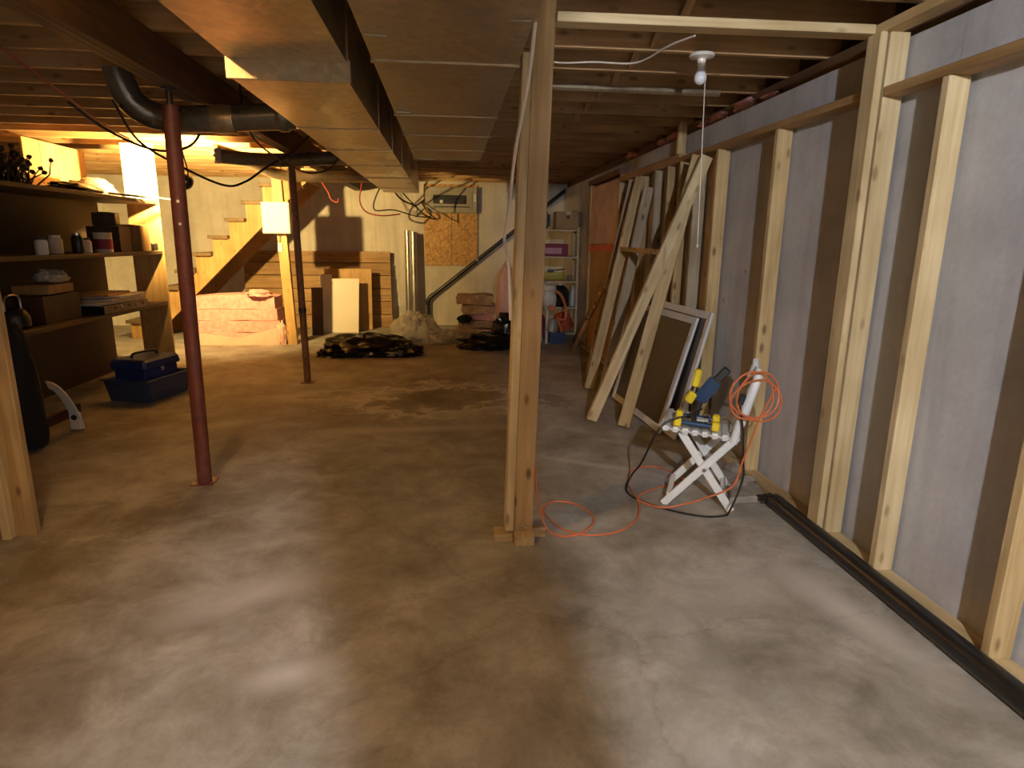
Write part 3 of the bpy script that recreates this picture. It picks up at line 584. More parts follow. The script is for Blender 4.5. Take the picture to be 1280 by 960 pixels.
# ------------------------------------------------------------------ stairs
st = thing('staircase', (-3.0, 9.9, 0), 'open pine basement staircase rising to the right along the wall', 'stairs')
rise, run, tx, tz = 0.24, 0.247, -2.62, 2.20
steps = [(tx-run*k, tz-rise*k) for k in range(9)]
for Ys, nm in ((9.46, 'stringer'), (10.42, 'stringer')):
    outl = []
    for x, z in steps: outl += [(x+run+0.02, Ys, z-0.05), (x+0.02, Ys, z-0.05)]
    xb, zb = steps[-1]; outl += [(xb+0.02, Ys, 0.0), (xb+0.30, Ys, 0.0)]
    outl += [(-1.98, Ys, 2.24), (-1.98, Ys, 2.395), (tx+run+0.02, Ys, 2.395)]
    obj(nm, MB().prism(outl, (0, 0.038, 0)), 'warm_board', st)
for x, z in steps: bbox_board('tread', x-0.02, x+0.25, 9.40, 10.47, z-0.048, z, 'tread_wood', st)
bbox_board('landing_header', -2.05, -1.62, 9.42, 9.46, 2.27, 2.41, 'pine', st)
bbox_board('landing_joist', -2.02, -1.98, 9.50, 10.41, 2.24, 2.41, 'pine', st)
sp = thing('stair_post', (-2.2, 8.9, 0), 'pine post under the stairs carrying the cream box', 'post')
board('post', (-2.185, 8.93, 0), (-2.265, 8.93, ZJ), 0.125, 0.089, 'warm_board', sp, (1, 0, 0))
obj('outlet', MB().box(-2.29, -2.23, 8.865, 8.885, 1.27, 1.39), 'ivory', sp, bevel=0.004); obj('conduit', MB().tube([(-2.26, 8.875, 1.39), (-2.25, 8.875, 1.5)], 0.01, 8), 'pipe_bright', sp)
eb = thing('cream_box', (-2.265, 8.82, 1.51), 'cream square electrical box fixed to the stair post', 'electrical box')
obj('case', MB().box(-2.445, -2.09, 8.77, 8.88, 1.51, 1.915), 'ivory', eb, bevel=0.006); obj('cover', MB().box(-2.435, -2.10, 8.762, 8.77, 1.52, 1.905), 'ivory', eb, bevel=0.003)
obj('knock_out', MB().lathe([(0.012, 0), (0.012, 0.006)], (-2.27, 8.762, 1.54), (0, -1, 0), 10), 'ivory', eb)
# pink batts in their wrapper
ib = thing('insulation_batts', (-2.9, 9.1, 0), 'stacked pink insulation batts in a torn printed wrapper under the stairs', 'insulation')
random.seed(3)
def batt(par, x0, x1, y0, dy, z0, h, k, mat, bow=0.0, wob=0.025):
    m_ = MB(); nx, ny = 22, 5
    for j in range(2):
        for a in range(nx+1):
            for c2 in range(ny+1):
                u_, v_ = a/nx, c2/ny; x = x0+(x1-x0)*u_; y = y0+dy*v_; nz = noise.noise(V(x*3, y*3, k*4.0+j))
                e_ = 1 if 0 < a < nx and 0 < c2 < ny else 0.55
                m_.v.append(V(x+wob*0.8*noise.noise(V(y*5, k*2.0, j)), y+wob*0.8*noise.noise(V(x*6, k, j)), max(0.002, z0+(h if j else 0)+(wob*nz*e_ if j or z0 > 0.05 else 0)+(bow*math.sin(u_*3) if j else 0))))
    W = ny+1; N = (nx+1)*W
    for a in range(nx):
        for c2 in range(ny):
            q = a*W+c2; m_.f += [[q, q+1, q+W+1, q+W], [N+q, N+q+W, N+q+W+1, N+q+1]]
    for a in range(nx): m_.f += [[a*W, a*W+W, N+a*W+W, N+a*W], [a*W+ny, N+a*W+ny, N+a*W+W+ny, a*W+W+ny]]
    for c2 in range(ny): m_.f += [[c2, N+c2, N+c2+1, c2+1], [nx*W+c2, nx*W+c2+1, N+nx*W+c2+1, N+nx*W+c2]]
    return obj('batt', m_, mat, par, True)
for k in range(4): batt(ib, -3.60+0.01*k, -2.33-0.03*k, 8.93+0.02*k, 0.42, 0.01+0.16*k, 0.155, k, 'pink_wool', 0.04 if k == 3 else 0.0)
wp = [(-3.62, 8.90, 0.0), (-3.3, 8.88, 0.0), (-2.9, 8.87, 0.0), (-2.5, 8.88, 0.0), (-2.28, 8.91, 0.0)]
hts = [0.20, 0.15, 0.10, 0.21, 0.26]; m_ = MB()
m_.v = [V(p) for p in wp]+[V(p[0], p[1]+0.01, h) for p, h in zip(wp, hts)]+[V(p[0], p[1]+0.03, h*0.97) for p, h in zip(wp, hts)]
for i in range(4): m_.f += [[i, i+1, 6+i, 5+i], [5+i, 6+i, 11+i, 10+i]]
obj('wrapper', m_, 'pink_wrap', ib, True)
obj('wrapper_fold', MB().blob((-2.34, 8.93, 0.13), (0.07, 0.06, 0.17), 2, 0.25, flat=False), 'pink_wrap', ib, True)
obj('loose_tuft', MB().blob((-2.62, 9.0, 0.69), (0.16, 0.1, 0.06), 8, 0.35), 'pink_wool', ib, True)

# ------------------------------------------------------------------ sheets and boards along the back wall
ws = thing('plank_panel', (-2.1, 10.7, 0), 'grooved brown plank siding panel leaning on the back wall', 'panel')
z = 0.0
for k, h in enumerate((0.215, 0.22, 0.21, 0.215, 0.21, 0.19)):
    bbox_board('plank', -3.35, -0.96-0.004*k, 10.71+0.02*k, 10.735+0.02*k, z, z+h-0.008, 'plank_wood', ws, 0.004); z += h
bbox_board('backing', -3.3, -1.0, 10.86, 10.875, 0.0, 1.22, 'hardboard', ws, 0)
def leaner(name, x0, x1, y0, h, th, mat, label, lean=0.12, skew=0.0, cat='board'):
    o = obj(name, MB().prism([(x0, y0, 0), (x1, y0, 0), (x1+skew, y0+lean, h), (x0+skew, y0+lean, h)], (0, th, 0)), mat, None, bevel=0.003); return tag(o, label, cat)
leaner('wide_board', -2.02, -1.26, 10.40, 0.98, 0.02, 'warm_board', 'wide tan board leaning behind the white sheet', 0.1)
leaner('white_sheet', -2.02, -1.44, 10.05, 0.84, 0.013, 'ivory', 'cream white sheet leaning in front of the tan board', 0.16, 0.02)
leaner('brown_offcut', -2.11, -1.94, 9.80, 0.72, 0.02, 'shelf_wood', 'narrow dark brown offcut beside the white sheet', 0.12)
leaner('ply_offcut', -2.05, -1.86, 10.23, 0.90, 0.012, 'ivory', 'small pale ply offcut behind the dark brown offcut', 0.08)
gp = thing('galvanised_pipe', (-0.63, 10.7, 0), 'bright galvanised pipe half standing against the back wall', 'pipe')
for k, x in enumerate((-0.68, -0.585)):
    m_ = MB(); n_ = 12; z0, z1 = 0.0, 1.6-0.02*k
    pr = [(0.052*math.cos(math.pi*i/n_), -0.06*math.sin(math.pi*i/n_)) for i in range(n_+1)]; pi_ = [(0.047*math.cos(math.pi*i/n_), -0.055*math.sin(math.pi*i/n_)) for i in range(n_, -1, -1)]
    obj('half_shell', m_.prism([(x+a, 10.72+b_, z0) for a, b_ in pr+pi_], (0, 0.05, z1)), 'pipe_bright', gp, True)
dp = thing('drain_pipe', (-0.36, 10.85, 0), 'black drain pipe running diagonally up the back wall', 'pipe')
obj('run', MB().tube([(-0.36, 10.88, 0.0), (-0.36, 10.88, 0.42), (-0.34, 10.88, 0.48), (1.98, 10.88, 2.30)], 0.032, 12), 'black_pipe', dp, True)
obj('coupling', MB().tube([(-0.37, 10.88, 0.36), (-0.36, 10.88, 0.44), (-0.33, 10.88, 0.49), (-0.27, 10.88, 0.54)], 0.039, 12), 'black_pipe', dp, True)
for f_ in (0.35, 0.7): obj('strap', MB().tube([(-0.34+2.32*f_, 10.88, 0.48+1.82*f_), (-0.32+2.32*f_, 10.88, 0.496+1.82*f_)], 0.036, 12), 'bolt_steel', dp)
ob = thing('osb_board', (0.05, 10.93, 1.03), 'two chipboard squares on the back wall under the breaker panel', 'board')
obj('sheet', MB().box(-0.41, 0.045, 10.92, 10.945, 1.03, 2.36), 'osb', ob, bevel=0.002); obj('sheet', MB().box(0.052, 0.49, 10.92, 10.945, 1.03, 2.36), 'osb', ob, bevel=0.002)
bk = thing('breaker_panel', (0.05, 10.85, 1.90), 'grey breaker panel with rows of black switches', 'breaker panel')
obj('case', MB().box(-0.38, 0.475, 10.83, 10.915, 1.895, 2.31), 'panel_grey', bk, bevel=0.006)
obj('cover', MB().box(-0.29, 0.40, 10.82, 10.83, 1.96, 2.23), 'panel_grey', bk, bevel=0.004)
rc_ = obj('recess', MB().box(-0.25, 0.30, 10.815, 10.82, 2.04, 2.18), 'black_plastic', bk)
for k in range(10):
    for r_ in range(2): obj('breaker', MB().box(-0.235+0.052*k, -0.19+0.052*k, 10.808, 10.815, 2.05+0.066*r_, 2.105+0.066*r_), 'steel_dark', rc_)
obj('door_strip', MB().box(-0.25, 0.36, 10.812, 10.82, 1.985, 2.0), 'black_plastic', bk); obj('tag_strip', MB().box(-0.14, -0.09, 10.805, 10.812, 2.05, 2.10), 'white_paint', bk); obj('tag_strip', MB().box(0.42, 0.46, 10.825, 10.83, 2.08, 2.2), 'white_paint', bk)

# ------------------------------------------------------------------ heaps on the far floor
def heap(name, blobs, mat, label, cat):
    t_ = thing(name, (blobs[0][0][0], blobs[0][0][1], 0), label, cat); m_ = MB()
    for k, (c_, s_, sd, rg) in enumerate(blobs): m_.blob((c_[0], c_[1], s_[2]*0.45), s_, sd, rg, nu=36, nv=20)
    obj('sheet', m_, mat, t_, True); return t_
t_ = heap('garbage_bag', [((-1.05, 8.15, 0), (0.52, 0.34, 0.17), 1, 0.22), ((-1.40, 7.98, 0), (0.24, 0.16, 0.09), 2, 0.3), ((-0.62, 8.05, 0), (0.24, 0.18, 0.10), 5, 0.35)], 'black_film', 'crumpled black plastic bag lying flat near the white sheet', 'bag')
obj('silver_scrap', MB().blob((-0.72, 7.9, 0.05), (0.17, 0.06, 0.06), 6, 0.4), 'pipe_bright', t_, True)
heap('black_tarp', [((0.55, 8.55, 0), (0.42, 0.26, 0.14), 7, 0.2), ((0.82, 8.75, 0), (0.22, 0.2, 0.30), 4, 0.25)], 'black_film', 'black plastic tarp heaped at the foot of the pink roll', 'tarp')
heap('clear_plastic', [((-0.5, 9.2, 0), (0.30, 0.28, 0.27), 3, 0.3), ((-0.1, 9.1, 0), (0.3, 0.2, 0.12), 9, 0.35)], 'clear_film', 'heap of crumpled clear plastic sheeting by the galvanised pipe', 'plastic sheet')
tn = thing('tan_insulation', (0.45, 9.6, 0), 'slumped pile of tan and pink insulation batts on the floor', 'insulation')
for k, (x0, x1, z0, h, mt) in enumerate(((0.10, 0.68, 0.01, 0.13, 'beige_wool'), (0.14, 0.69, 0.145, 0.12, 'beige_wool'), (0.22, 0.68, 0.27, 0.10, 'pink_wool'), (0.20, 0.69, 0.375, 0.12, 'beige_wool'), (0.12, 0.67, 0.50, 0.12, 'beige_wool'))):
    batt(tn, x0, x1, 9.42+0.03*(k % 3), 0.38, z0, h, 20+k, mt, 0.03 if k == 4 else 0, 0.06)
pk = thing('insulation_roll', (0.80, 9.45, 0), 'upright roll of pink insulation in shiny film', 'insulation')
obj('roll', MB().blob((0.87, 9.42, 0.53), (0.17, 0.17, 0.58), 14, 0.10, nv=26, flat=True), 'pink_wrap', pk, True)
obj('core', MB().lathe([(0.07, 0), (0.07, 0.05)], (0.87, 9.42, 1.01), n=14), 'pink_wool', pk, True)
tag(obj('dark_scrap', MB().blob((0.22, 9.40, 0.30), (0.09, 0.05, 0.05), 15, 0.4, flat=False), 'black_film', None, True), 'torn dark film scrap on the tan insulation pile', 'scrap')

# ------------------------------------------------------------------ metal shelf at the back right
before_ = set(bpy.data.objects)
ms = thing('metal_shelf', (1.7, 9.75, 0), 'tan metal shelving unit in the back right corner', 'shelf')
sx0, sx1, sy0, sy1 = 1.37, 1.995, 9.62, 9.95
for x in (sx0, sx1):
    for y in (sy0, sy1):
        m_ = MB(); e = 0.03*(1 if x == sx0 else -1); g_ = 0.03*(1 if y == sy0 else -1)
        m_.box(min(x, x+e), max(x, x+e), y-0.0015, y+0.0015, 0, 1.66); m_.box(x-0.0015, x+0.0015, min(y, y+g_), max(y, y+g_), 0, 1.66); obj('upright', m_, 'tan_metal', ms)
for z in (1.63, 1.24, 0.88, 0.49, 0.10):
    m_ = MB(); m_.box(sx0, sx1, sy0, sy1, z-0.004, z); m_.box(sx0, sx1, sy0, sy0+0.003, z-0.03, z); obj('shelf_plate', m_, 'tan_metal', ms)
cb = thing('cardboard_box', (1.8, 9.78, 1.63), 'open brown cardboard box on top of the metal shelf', 'box')
obj('body', tapered((1.81, 9.78, 1.632), 0.33, 0.28, 0.25, 1.02), 'cardboard', cb, bevel=0.003); obj('flap', MB().bar((1.97, 9.66, 1.885), (1.97, 9.92, 1.875), 0.12, 0.004, (1, 0, -0.2)), 'cardboard', cb)
obj('hand_hole', MB().lathe([(0.025, 0), (0.025, 0.003)], (1.82, 9.638, 1.80), (0, -1, 0), 14), 'shelf_wood', cb); obj('tape', MB().box(1.79, 1.86, 9.634, 9.639, 1.84, 1.883), 'paper', cb)
sk = thing('loudspeaker', (1.5, 9.76, 1.63), 'small black device with a bright spot on the metal shelf', 'device')
obj('case', MB().box(1.43, 1.575, 9.69, 9.83, 1.632, 1.88), 'black_plastic', sk, bevel=0.04, seg=3); obj('light_spot', MB().lathe([(0.012, 0), (0.01, 0.005)], (1.5, 9.692, 1.72), (0, -1, 0), 10), 'white_plastic', sk)
gx = thing('game_box', (1.6, 9.76, 1.242), 'maroon box with a pink label strip on the second shelf', 'box')
obj('body', MB().box(1.40, 1.84, 9.66, 9.9, 1.242, 1.42), 'maroon', gx, bevel=0.004); obj('label_strip', MB().box(1.41, 1.74, 9.652, 9.66, 1.275, 1.36), 'pink_label', gx)
bs = thing('yellow_basket', (1.6, 9.76, 0.882), 'yellow perforated plastic basket on the third shelf', 'basket')
m_ = MB(); bx0, bx1, by0, by1, bz0, bz1 = 1.42, 1.80, 9.65, 9.9, 0.884, 0.98
m_.box(bx0, bx1, by0, by1, bz0, bz0+0.006)
for x in [bx0+0.02*i for i in range(20)]: m_.box(x, x+0.008, by0, by0+0.004, bz0, bz1); m_.box(x, x+0.008, by1-0.004, by1, bz0, bz1)
for z_ in (bz0+0.02, bz0+0.045, bz0+0.07): m_.box(bx0, bx1, by0, by0+0.004, z_, z_+0.008)
m_.box(bx0-0.008, bx1+0.008, by0-0.008, by0+0.006, bz1, bz1+0.015); m_.box(bx0-0.008, bx1+0.008, by1-0.006, by1+0.008, bz1, bz1+0.015); m_.box(bx0-0.008, bx0+0.004, by0, by1, bz0, bz1+0.015); m_.box(bx1-0.004, bx1+0.008, by0, by1, bz0, bz1+0.015)
obj('basket', m_, 'basket_yellow', bs)
hm = thing('hand_tool', (1.65, 9.75, 1.0), 'dark tool with long handle lying across the yellow basket', 'tool')
obj('handle', MB().tube([(1.58, 9.72, 1.02), (1.82, 9.8, 1.045)], 0.01, 8), 'black_plastic', hm); obj('head', MB().box(1.55, 1.64, 9.69, 9.75, 1.0, 1.04), 'steel_dark', hm, bevel=0.005)
tag(obj('small_pot', MB().lathe([(0.03, 0), (0.04, 0.01), (0.045, 0.06), (0.04, 0.062)], (1.90, 9.78, 0.882), n=14), 'rubble', None, True), 'small grey pot beside the yellow basket', 'pot')
bgb = thing('black_jug', (1.80, 9.78, 0.49), 'black container with a bright cap on the fourth shelf', 'container')
obj('body', MB().lathe([(0.13, 0), (0.14, 0.02), (0.14, 0.2), (0.09, 0.28), (0.05, 0.31)], (1.765, 9.79, 0.492), n=20), 'black_plastic', bgb, True); obj('cap', MB().lathe([(0.035, 0.31), (0.035, 0.34)], (1.765, 9.79, 0.492), n=14), 'white_plastic', bgb, True)
tag(obj('white_bottle', MB().lathe([(0.035, 0), (0.038, 0.01), (0.038, 0.2), (0.02, 0.25), (0.02, 0.29)], (1.957, 9.80, 0.492), n=14), 'white_paint', None, True), 'slim white bottle beside the black container', 'bottle')
tag(obj('orange_cloth', MB().blob((1.80, 9.78, 0.21), (0.16, 0.11, 0.17), 21, 0.15), 'orange_cloth', None, True), 'bundle of orange cloth on the lowest metal shelf', 'cloth')
for o in [o for o in bpy.data.objects if o not in before_ and o.parent is None]: o.location += V(-0.075, -0.30, 0)
# upright cleaner before the shelf
cv = thing('pump_machine', (1.5, 8.95, 0), 'white machine with an orange hose loop before the metal shelf', 'machine')
obj('base', MB().box(1.44, 1.68, 8.85, 9.1, 0.0, 0.17), 'tool_blue', cv, bevel=0.02, seg=2)
obj('motor', MB().lathe([(0.06, 0), (0.085, 0.02), (0.085, 0.16), (0.05, 0.2)], (1.47, 8.93, 0.16), (0.15, 0, 1), 18), 'panel_grey', cv, True)
obj('tank', MB().blob((1.44, 8.97, 0.62), (0.10, 0.09, 0.17), 22, 0.12, flat=False), 'device_white', cv, True)
obj('head', MB().lathe([(0.03, 0), (0.09, 0.01), (0.10, 0.05), (0.08, 0.09), (0.03, 0.10)], (1.43, 8.96, 0.76), (0.1, -0.2, 1), 18), 'device_white', cv, True)
obj('orange_patch', MB().lathe([(0.05, 0), (0.045, 0.02)], (1.45, 8.88, 0.52), (0, -1, 0), 14), 'orange_cord', cv, True)
obj('hose', MB().tube(spline([(1.48, 8.93, 0.78), (1.60, 8.92, 0.70), (1.67, 8.92, 0.52), (1.66, 8.92, 0.35), (1.56, 8.92, 0.36), (1.58, 8.92, 0.30), (1.63, 8.92, 0.15), (1.63, 8.90, 0.03)], 6), 0.022, 10), 'orange_cord', cv, True)
obj('hoop', MB().tube(spline([(1.33, 8.94, 0.02), (1.32, 8.94, 0.45), (1.36, 8.94, 0.80), (1.44, 8.94, 0.88), (1.52, 8.94, 0.80)], 6), 0.012, 8), 'device_white', cv, True)
obj('pipe_leg', MB().tube([(1.40, 8.92, 0.0), (1.41, 8.93, 0.48)], 0.02, 8), 'device_white', cv)
bx_ = thing('tool_sack', (1.28, 9.0, 0), 'dark red patterned sack behind the propped pine post', 'sack')
obj('sack', MB().blob((1.27, 9.12, 0.19), (0.13, 0.12, 0.26), 25, 0.2), 'maroon', bx_, True); obj('tie', MB().lathe([(0.05, 0), (0.035, 0.03), (0.05, 0.07)], (1.27, 9.12, 0.42), n=10), 'beige_wool', bx_, True)
# leaning stick wrapped with foil
sk2 = thing('foil_stick', (1.68, 8.3, 0), 'slanted brown stick with shiny gold flecks leaning by the corner', 'stick')
s0, s1 = V(1.66, 8.25, 0.03), V(1.885, 7.30, 1.04)
board('stick', s0, s1, 0.07, 0.03, 'plank_wood', sk2, (0, 1, 0.3)); d = (s1-s0)
random.seed(9)
for k in range(26):
    u = 0.36+0.62*random.random(); p = s0+d*u
    obj('fleck', MB().blob(p+V(-0.018, random.uniform(-0.03, 0.03), random.uniform(-0.03, 0.03)), (0.012, 0.022, 0.012), k, 0.4, nu=7, nv=5, flat=False), 'foil_gold', sk2)

# ------------------------------------------------------------------ leaning lumber and window screens
lf = thing('lumber_ladder', (1.4, 5.4, 0), 'pine ladder-like frame with a rung leaning on the wall studs', 'lumber')
def seat_board(p0, p1, w_, t_, mat, par, side=(0, 1, 0), nm='rail'): return board(nm, p0, p1, w_, t_, mat, par, side)
seat_board((1.37, 5.93, 0.03), (1.83, 6.12, 2.06), 0.089, 0.038, 'pine', lf, (1, 0, -0.2))
seat_board((1.15, 4.84, 0.03), (1.845, 4.56, 2.06), 0.045, 0.085, 'pine_pale', lf, (0, 1, 0))
seat_board((1.67, 6.03, 1.39), (1.595, 4.67, 1.38), 0.038, 0.06, 'pine', lf, (0, 0, 1), 'rung')
seat_board((1.45, 5.68, 0.03), (1.84, 5.86, 1.95), 0.089, 0.038, 'pine_grey', lf, (1, 0, -0.2))
ln = tag(board('leaning_stud', (1.375, 4.67, 0.02), (1.842, 4.70, 2.08), 0.095, 0.04, 'pine', None, (0.9, -0.43, -0.2)), 'single long pine stud leaning in front of the window screens', 'lumber')
ln2 = tag(board('leaning_stud', (1.50, 6.6, 0.02), (1.845, 6.45, 2.06), 0.089, 0.038, 'pine_grey', None, (0.4, 0.9, 0)), 'greyish pine stud leaning behind the ladder-like frame', 'lumber')
def screen(o0, uy, H, lean, label):
    """o0 lower near corner, uy unit vector of the lower rail, H length of stile"""
    t_ = thing('window_screen', o0, label, 'window screen'); o0 = V(o0); L = 1.16; u = V(uy).normalized(); up_ = V(*lean).normalized(); fw_ = 0.055; th = 0.022; nrm = u.cross(up_)
    P = lambda a, h: o0+u*a+up_*h
    obj('stile', MB().bar(P(fw_/2, 0), P(fw_/2, H), fw_, th, u), 'white_paint', t_, bevel=0.003); obj('stile', MB().bar(P(L-fw_/2, 0), P(L-fw_/2, H), fw_, th, u), 'white_paint', t_, bevel=0.003)
    obj('rail', MB().bar(P(fw_, fw_/2), P(L-fw_, fw_/2), fw_, th, up_), 'white_paint', t_, bevel=0.003); obj('rail', MB().bar(P(fw_, H-fw_/2), P(L-fw_, H-fw_/2), fw_, th, up_), 'white_paint', t_, bevel=0.003)
    obj('mesh', MB().bar(P(L/2, fw_), P(L/2, H-fw_), L-2*fw_, 0.004, u), 'mesh_screen', t_)
    for a, h in ((fw_*0.5, 0.25), (fw_*0.5, H*0.8)): obj('clip', MB().bar(P(a, h)-nrm*0.013, P(a, h+0.04)-nrm*0.013, 0.02, 0.008, u), 'bolt_steel', t_)
screen((1.60, 4.46, 0.02), (-0.06, 1, 0), 0.92, (0.255, 0, 0.96), 'white framed window screen with dark mesh leaning outermost on the studs')
screen((1.66, 4.30, 0.02), (-0.05, 1, 0), 0.97, (0.22, 0, 0.96), 'second white framed window screen tucked behind the outermost one')

# ------------------------------------------------------------------ white folding chair and what is on it
F = V(1.20, 3.22, 0); u = V(0.91, -0.41, 0).normalized(); v = V(0.41, 0.91, 0).normalized()
def C(a, b_, h): return F+u*a+v*b_+V(0, 0, h)
ch = thing('folding_chair', C(0.18, 0.16, 0), 'white slatted folding chair with crossed legs and tools on its seat', 'chair')
Wd = 0.33
for b_ in (0.0, Wd):
    obj('leg', MB().bar(C(0.0, b_, 0.0), C(0.37, b_, 0.44), 0.042, 0.02, u), 'white_plastic', ch, bevel=0.004)
    obj('leg', MB().bar(C(0.37, b_+0.022*(1 if b_ == 0 else -1), 0.0), C(0.07, b_+0.022*(1 if b_ == 0 else -1), 0.43), 0.042, 0.02, u), 'white_plastic', ch, bevel=0.004)
    obj('back_post', MB().tube([C(0.345, b_, 0.40), C(0.375, b_, 0.52), C(0.42, b_, 0.70), C(0.44, b_, 0.78), C(0.435, b_+0.02*(1 if b_ == 0 else -1), 0.81)], [0.022, 0.026, 0.026, 0.022, 0.014], 10), 'white_plastic', ch, True)
    obj('pivot', MB().lathe([(0.012, 0), (0.01, 0.006)], C(0.21, b_, 0.232)-v*(0.014 if b_ == 0 else -0.03), -v, 10), 'bolt_steel', ch)
obj('stretcher', MB().bar(C(0.03, 0.01, 0.06), C(0.03, Wd-0.01, 0.06), 0.03, 0.015, u), 'white_plastic', ch, bevel=0.003)
obj('stretcher', MB().bar(C(0.32, 0.03, 0.08), C(0.32, Wd-0.03, 0.08), 0.03, 0.015, u), 'white_plastic', ch, bevel=0.003)
for k in range(7):
    a = -0.01+0.052*k
    obj('seat_slat', MB().bar(C(a, -0.035, 0.455-0.004*k), C(a, Wd+0.035, 0.455-0.004*k), 0.05, 0.03, u), 'white_plastic', ch, bevel=0.011, seg=2)
obj('seat_rail', MB().bar(C(-0.03, 0.05, 0.438), C(0.36, 0.05, 0.414), 0.02, 0.025, v), 'white_plastic', ch); obj('seat_rail', MB().bar(C(-0.03, Wd-0.05, 0.438), C(0.36, Wd-0.05, 0.414), 0.02, 0.025, v), 'white_plastic', ch)
for k in range(5):
    a, h = 0.38+0.0145*k, 0.53+0.056*k
    obj('back_slat', MB().bar(C(a, 0.0, h), C(a, Wd, h), 0.044, 0.014, V(u.x*0.3, u.y*0.3, 1)), 'white_plastic', ch, bevel=0.004)
wk = thing('work_stand', C(0.2, 0.12, 0.47), 'black barred stand with yellow corners lying on the chair seat', 'stand')
for b_ in (-0.01, 0.14):
    obj('bar', MB().tube([C(0.05, b_, 0.495), C(0.25, b_, 0.483)], 0.013, 10), 'tool_blue', wk, True)
    for a in (0.05, 0.25):
        obj('corner', MB().bar(C(a-0.02, b_, 0.497-0.045*(a-0.06)), C(a+0.02, b_, 0.495-0.045*(a-0.06)), 0.044, 0.05, v), 'tool_yellow', wk, bevel=0.007)
obj('cross_bar', MB().bar(C(0.13, -0.01, 0.50), C(0.13, 0.14, 0.50), 0.03, 0.02, u), 'black_plastic', wk); obj('cross_bar', MB().bar(C(0.20, -0.01, 0.497), C(0.20, 0.14, 0.497), 0.02, 0.02, u), 'black_plastic', wk)
obj('plate', MB().bar(C(0.15, 0.02, 0.512), C(0.21, 0.02, 0.508), 0.05, 0.006, v), 'white_paint', wk)
ct = thing('clamp_tool', C(0.2, 0.16, 0.5), 'dark blue tool with yellow grips standing up from the chair seat', 'tool')
obj('stem', MB().tube([C(0.135, 0.20, 0.478), C(0.145, 0.20, 0.531), C(0.160, 0.20, 0.583)], [0.022, 0.018, 0.02], 10), 'steel_dark', ct, True)
obj('grip', MB().bar(C(0.085, 0.20, 0.561), C(0.120, 0.20, 0.617), 0.05, 0.045, u), 'tool_yellow', ct, bevel=0.008)
obj('body', MB().bar(C(0.145, 0.20, 0.570), C(0.235, 0.20, 0.703), 0.075, 0.055, u), 'tool_blue', ct, bevel=0.012, seg=2)
obj('jaw', MB().bar(C(0.225, 0.20, 0.686), C(0.290, 0.20, 0.768), 0.045, 0.035, u), 'steel_dark', ct, bevel=0.006)
obj('top_grip', MB().bar(C(0.120, 0.20, 0.652), C(0.135, 0.20, 0.755), 0.042, 0.04, u), 'tool_yellow', ct, bevel=0.008)
obj('rod', MB().tube([C(0.105, 0.20, 0.583), C(0.130, 0.20, 0.669)], 0.010, 8), 'bolt_steel', ct)
gl = thing('switch_box', C(0.37, -0.03, 0.6), 'small black plug box hanging on the chair back', 'plug')
obj('case', MB().bar(C(0.36, -0.045, 0.63), C(0.375, -0.045, 0.685), 0.03, 0.03, u), 'black_plastic', gl, bevel=0.005); obj('knob', MB().lathe([(0.008, 0), (0.006, 0.006)], C(0.365, -0.062, 0.65), -v, 8), 'steel_dark', gl)
# orange extension cord: coil on the chair back, down and across the floor, up the post
def cord(name, pts, r, mat, label, cat, n=8): return tag(obj(name, MB().tube(spline(pts, n), r, 7), mat, None, True), label, cat)
coil = []
cc_ = C(0.425, -0.045, 0.675)
for k in range(44):
    a = k*2*math.pi/14.0; rr = 0.122+0.012*math.sin(k*0.63); coil.append(cc_+V(rr*math.cos(a)+0.016*math.sin(k/7.0), 0.014*math.sin(k*0.9)-0.012, rr*math.sin(a)*0.95+0.012*math.cos(k/5.0)))
tail = [C(0.46, -0.06, 0.56), C(0.43, -0.08, 0.45), C(0.40, -0.06, 0.32), C(0.36, -0.07, 0.18), C(0.22, -0.07, 0.09), V(1.28, 3.12, 0.035), V(1.16, 3.14, 0.012), V(1.07, 3.28, 0.008), V(1.22, 3.42, 0.008), V(1.44, 3.52, 0.008),
        V(1.36, 3.78, 0.008), V(1.18, 3.74, 0.008), V(1.08, 3.50, 0.008), V(1.06, 3.22, 0.008), V(0.98, 3.00, 0.008), V(0.82, 2.86, 0.008), V(0.64, 2.86, 0.008), V(0.54, 2.98, 0.008), V(0.50, 3.16, 0.008), V(0.58, 3.27, 0.008), V(0.70, 3.22, 0.008), V(0.76, 3.04, 0.008), V(0.68, 2.88, 0.016), V(0.56, 2.84, 0.008),
        V(0.49, 2.92, 0.008), V(0.448, 2.93, 0.12), V(0.420, 2.91, 0.28), V(0.418, 2.90, 0.36)]
cord('extension_cord', coil+tail, 0.0052, 'orange_cord', 'orange extension cord coiled on the chair and looping to the propped post', 'cord')
cord('power_cord', [C(0.17, 0.06, 0.56), C(0.10, 0.0, 0.53), C(0.0, -0.05, 0.50), C(-0.06, -0.06, 0.42), C(-0.14, 0.10, 0.20), V(1.10, 3.52, 0.05), V(1.04, 3.40, 0.007), V(1.08, 3.25, 0.007), V(1.22, 3.10, 0.007), V(1.36, 3.02, 0.007), V(1.47, 3.02, 0.007), C(0.36, -0.09, 0.05), C(0.41, -0.05, 0.22), C(0.40, -0.05, 0.35), C(0.385, -0.05, 0.50), C(0.362, -0.062, 0.62)],
     0.006, 'black_cable', 'black power cord draped from the chair seat to the floor', 'cord')

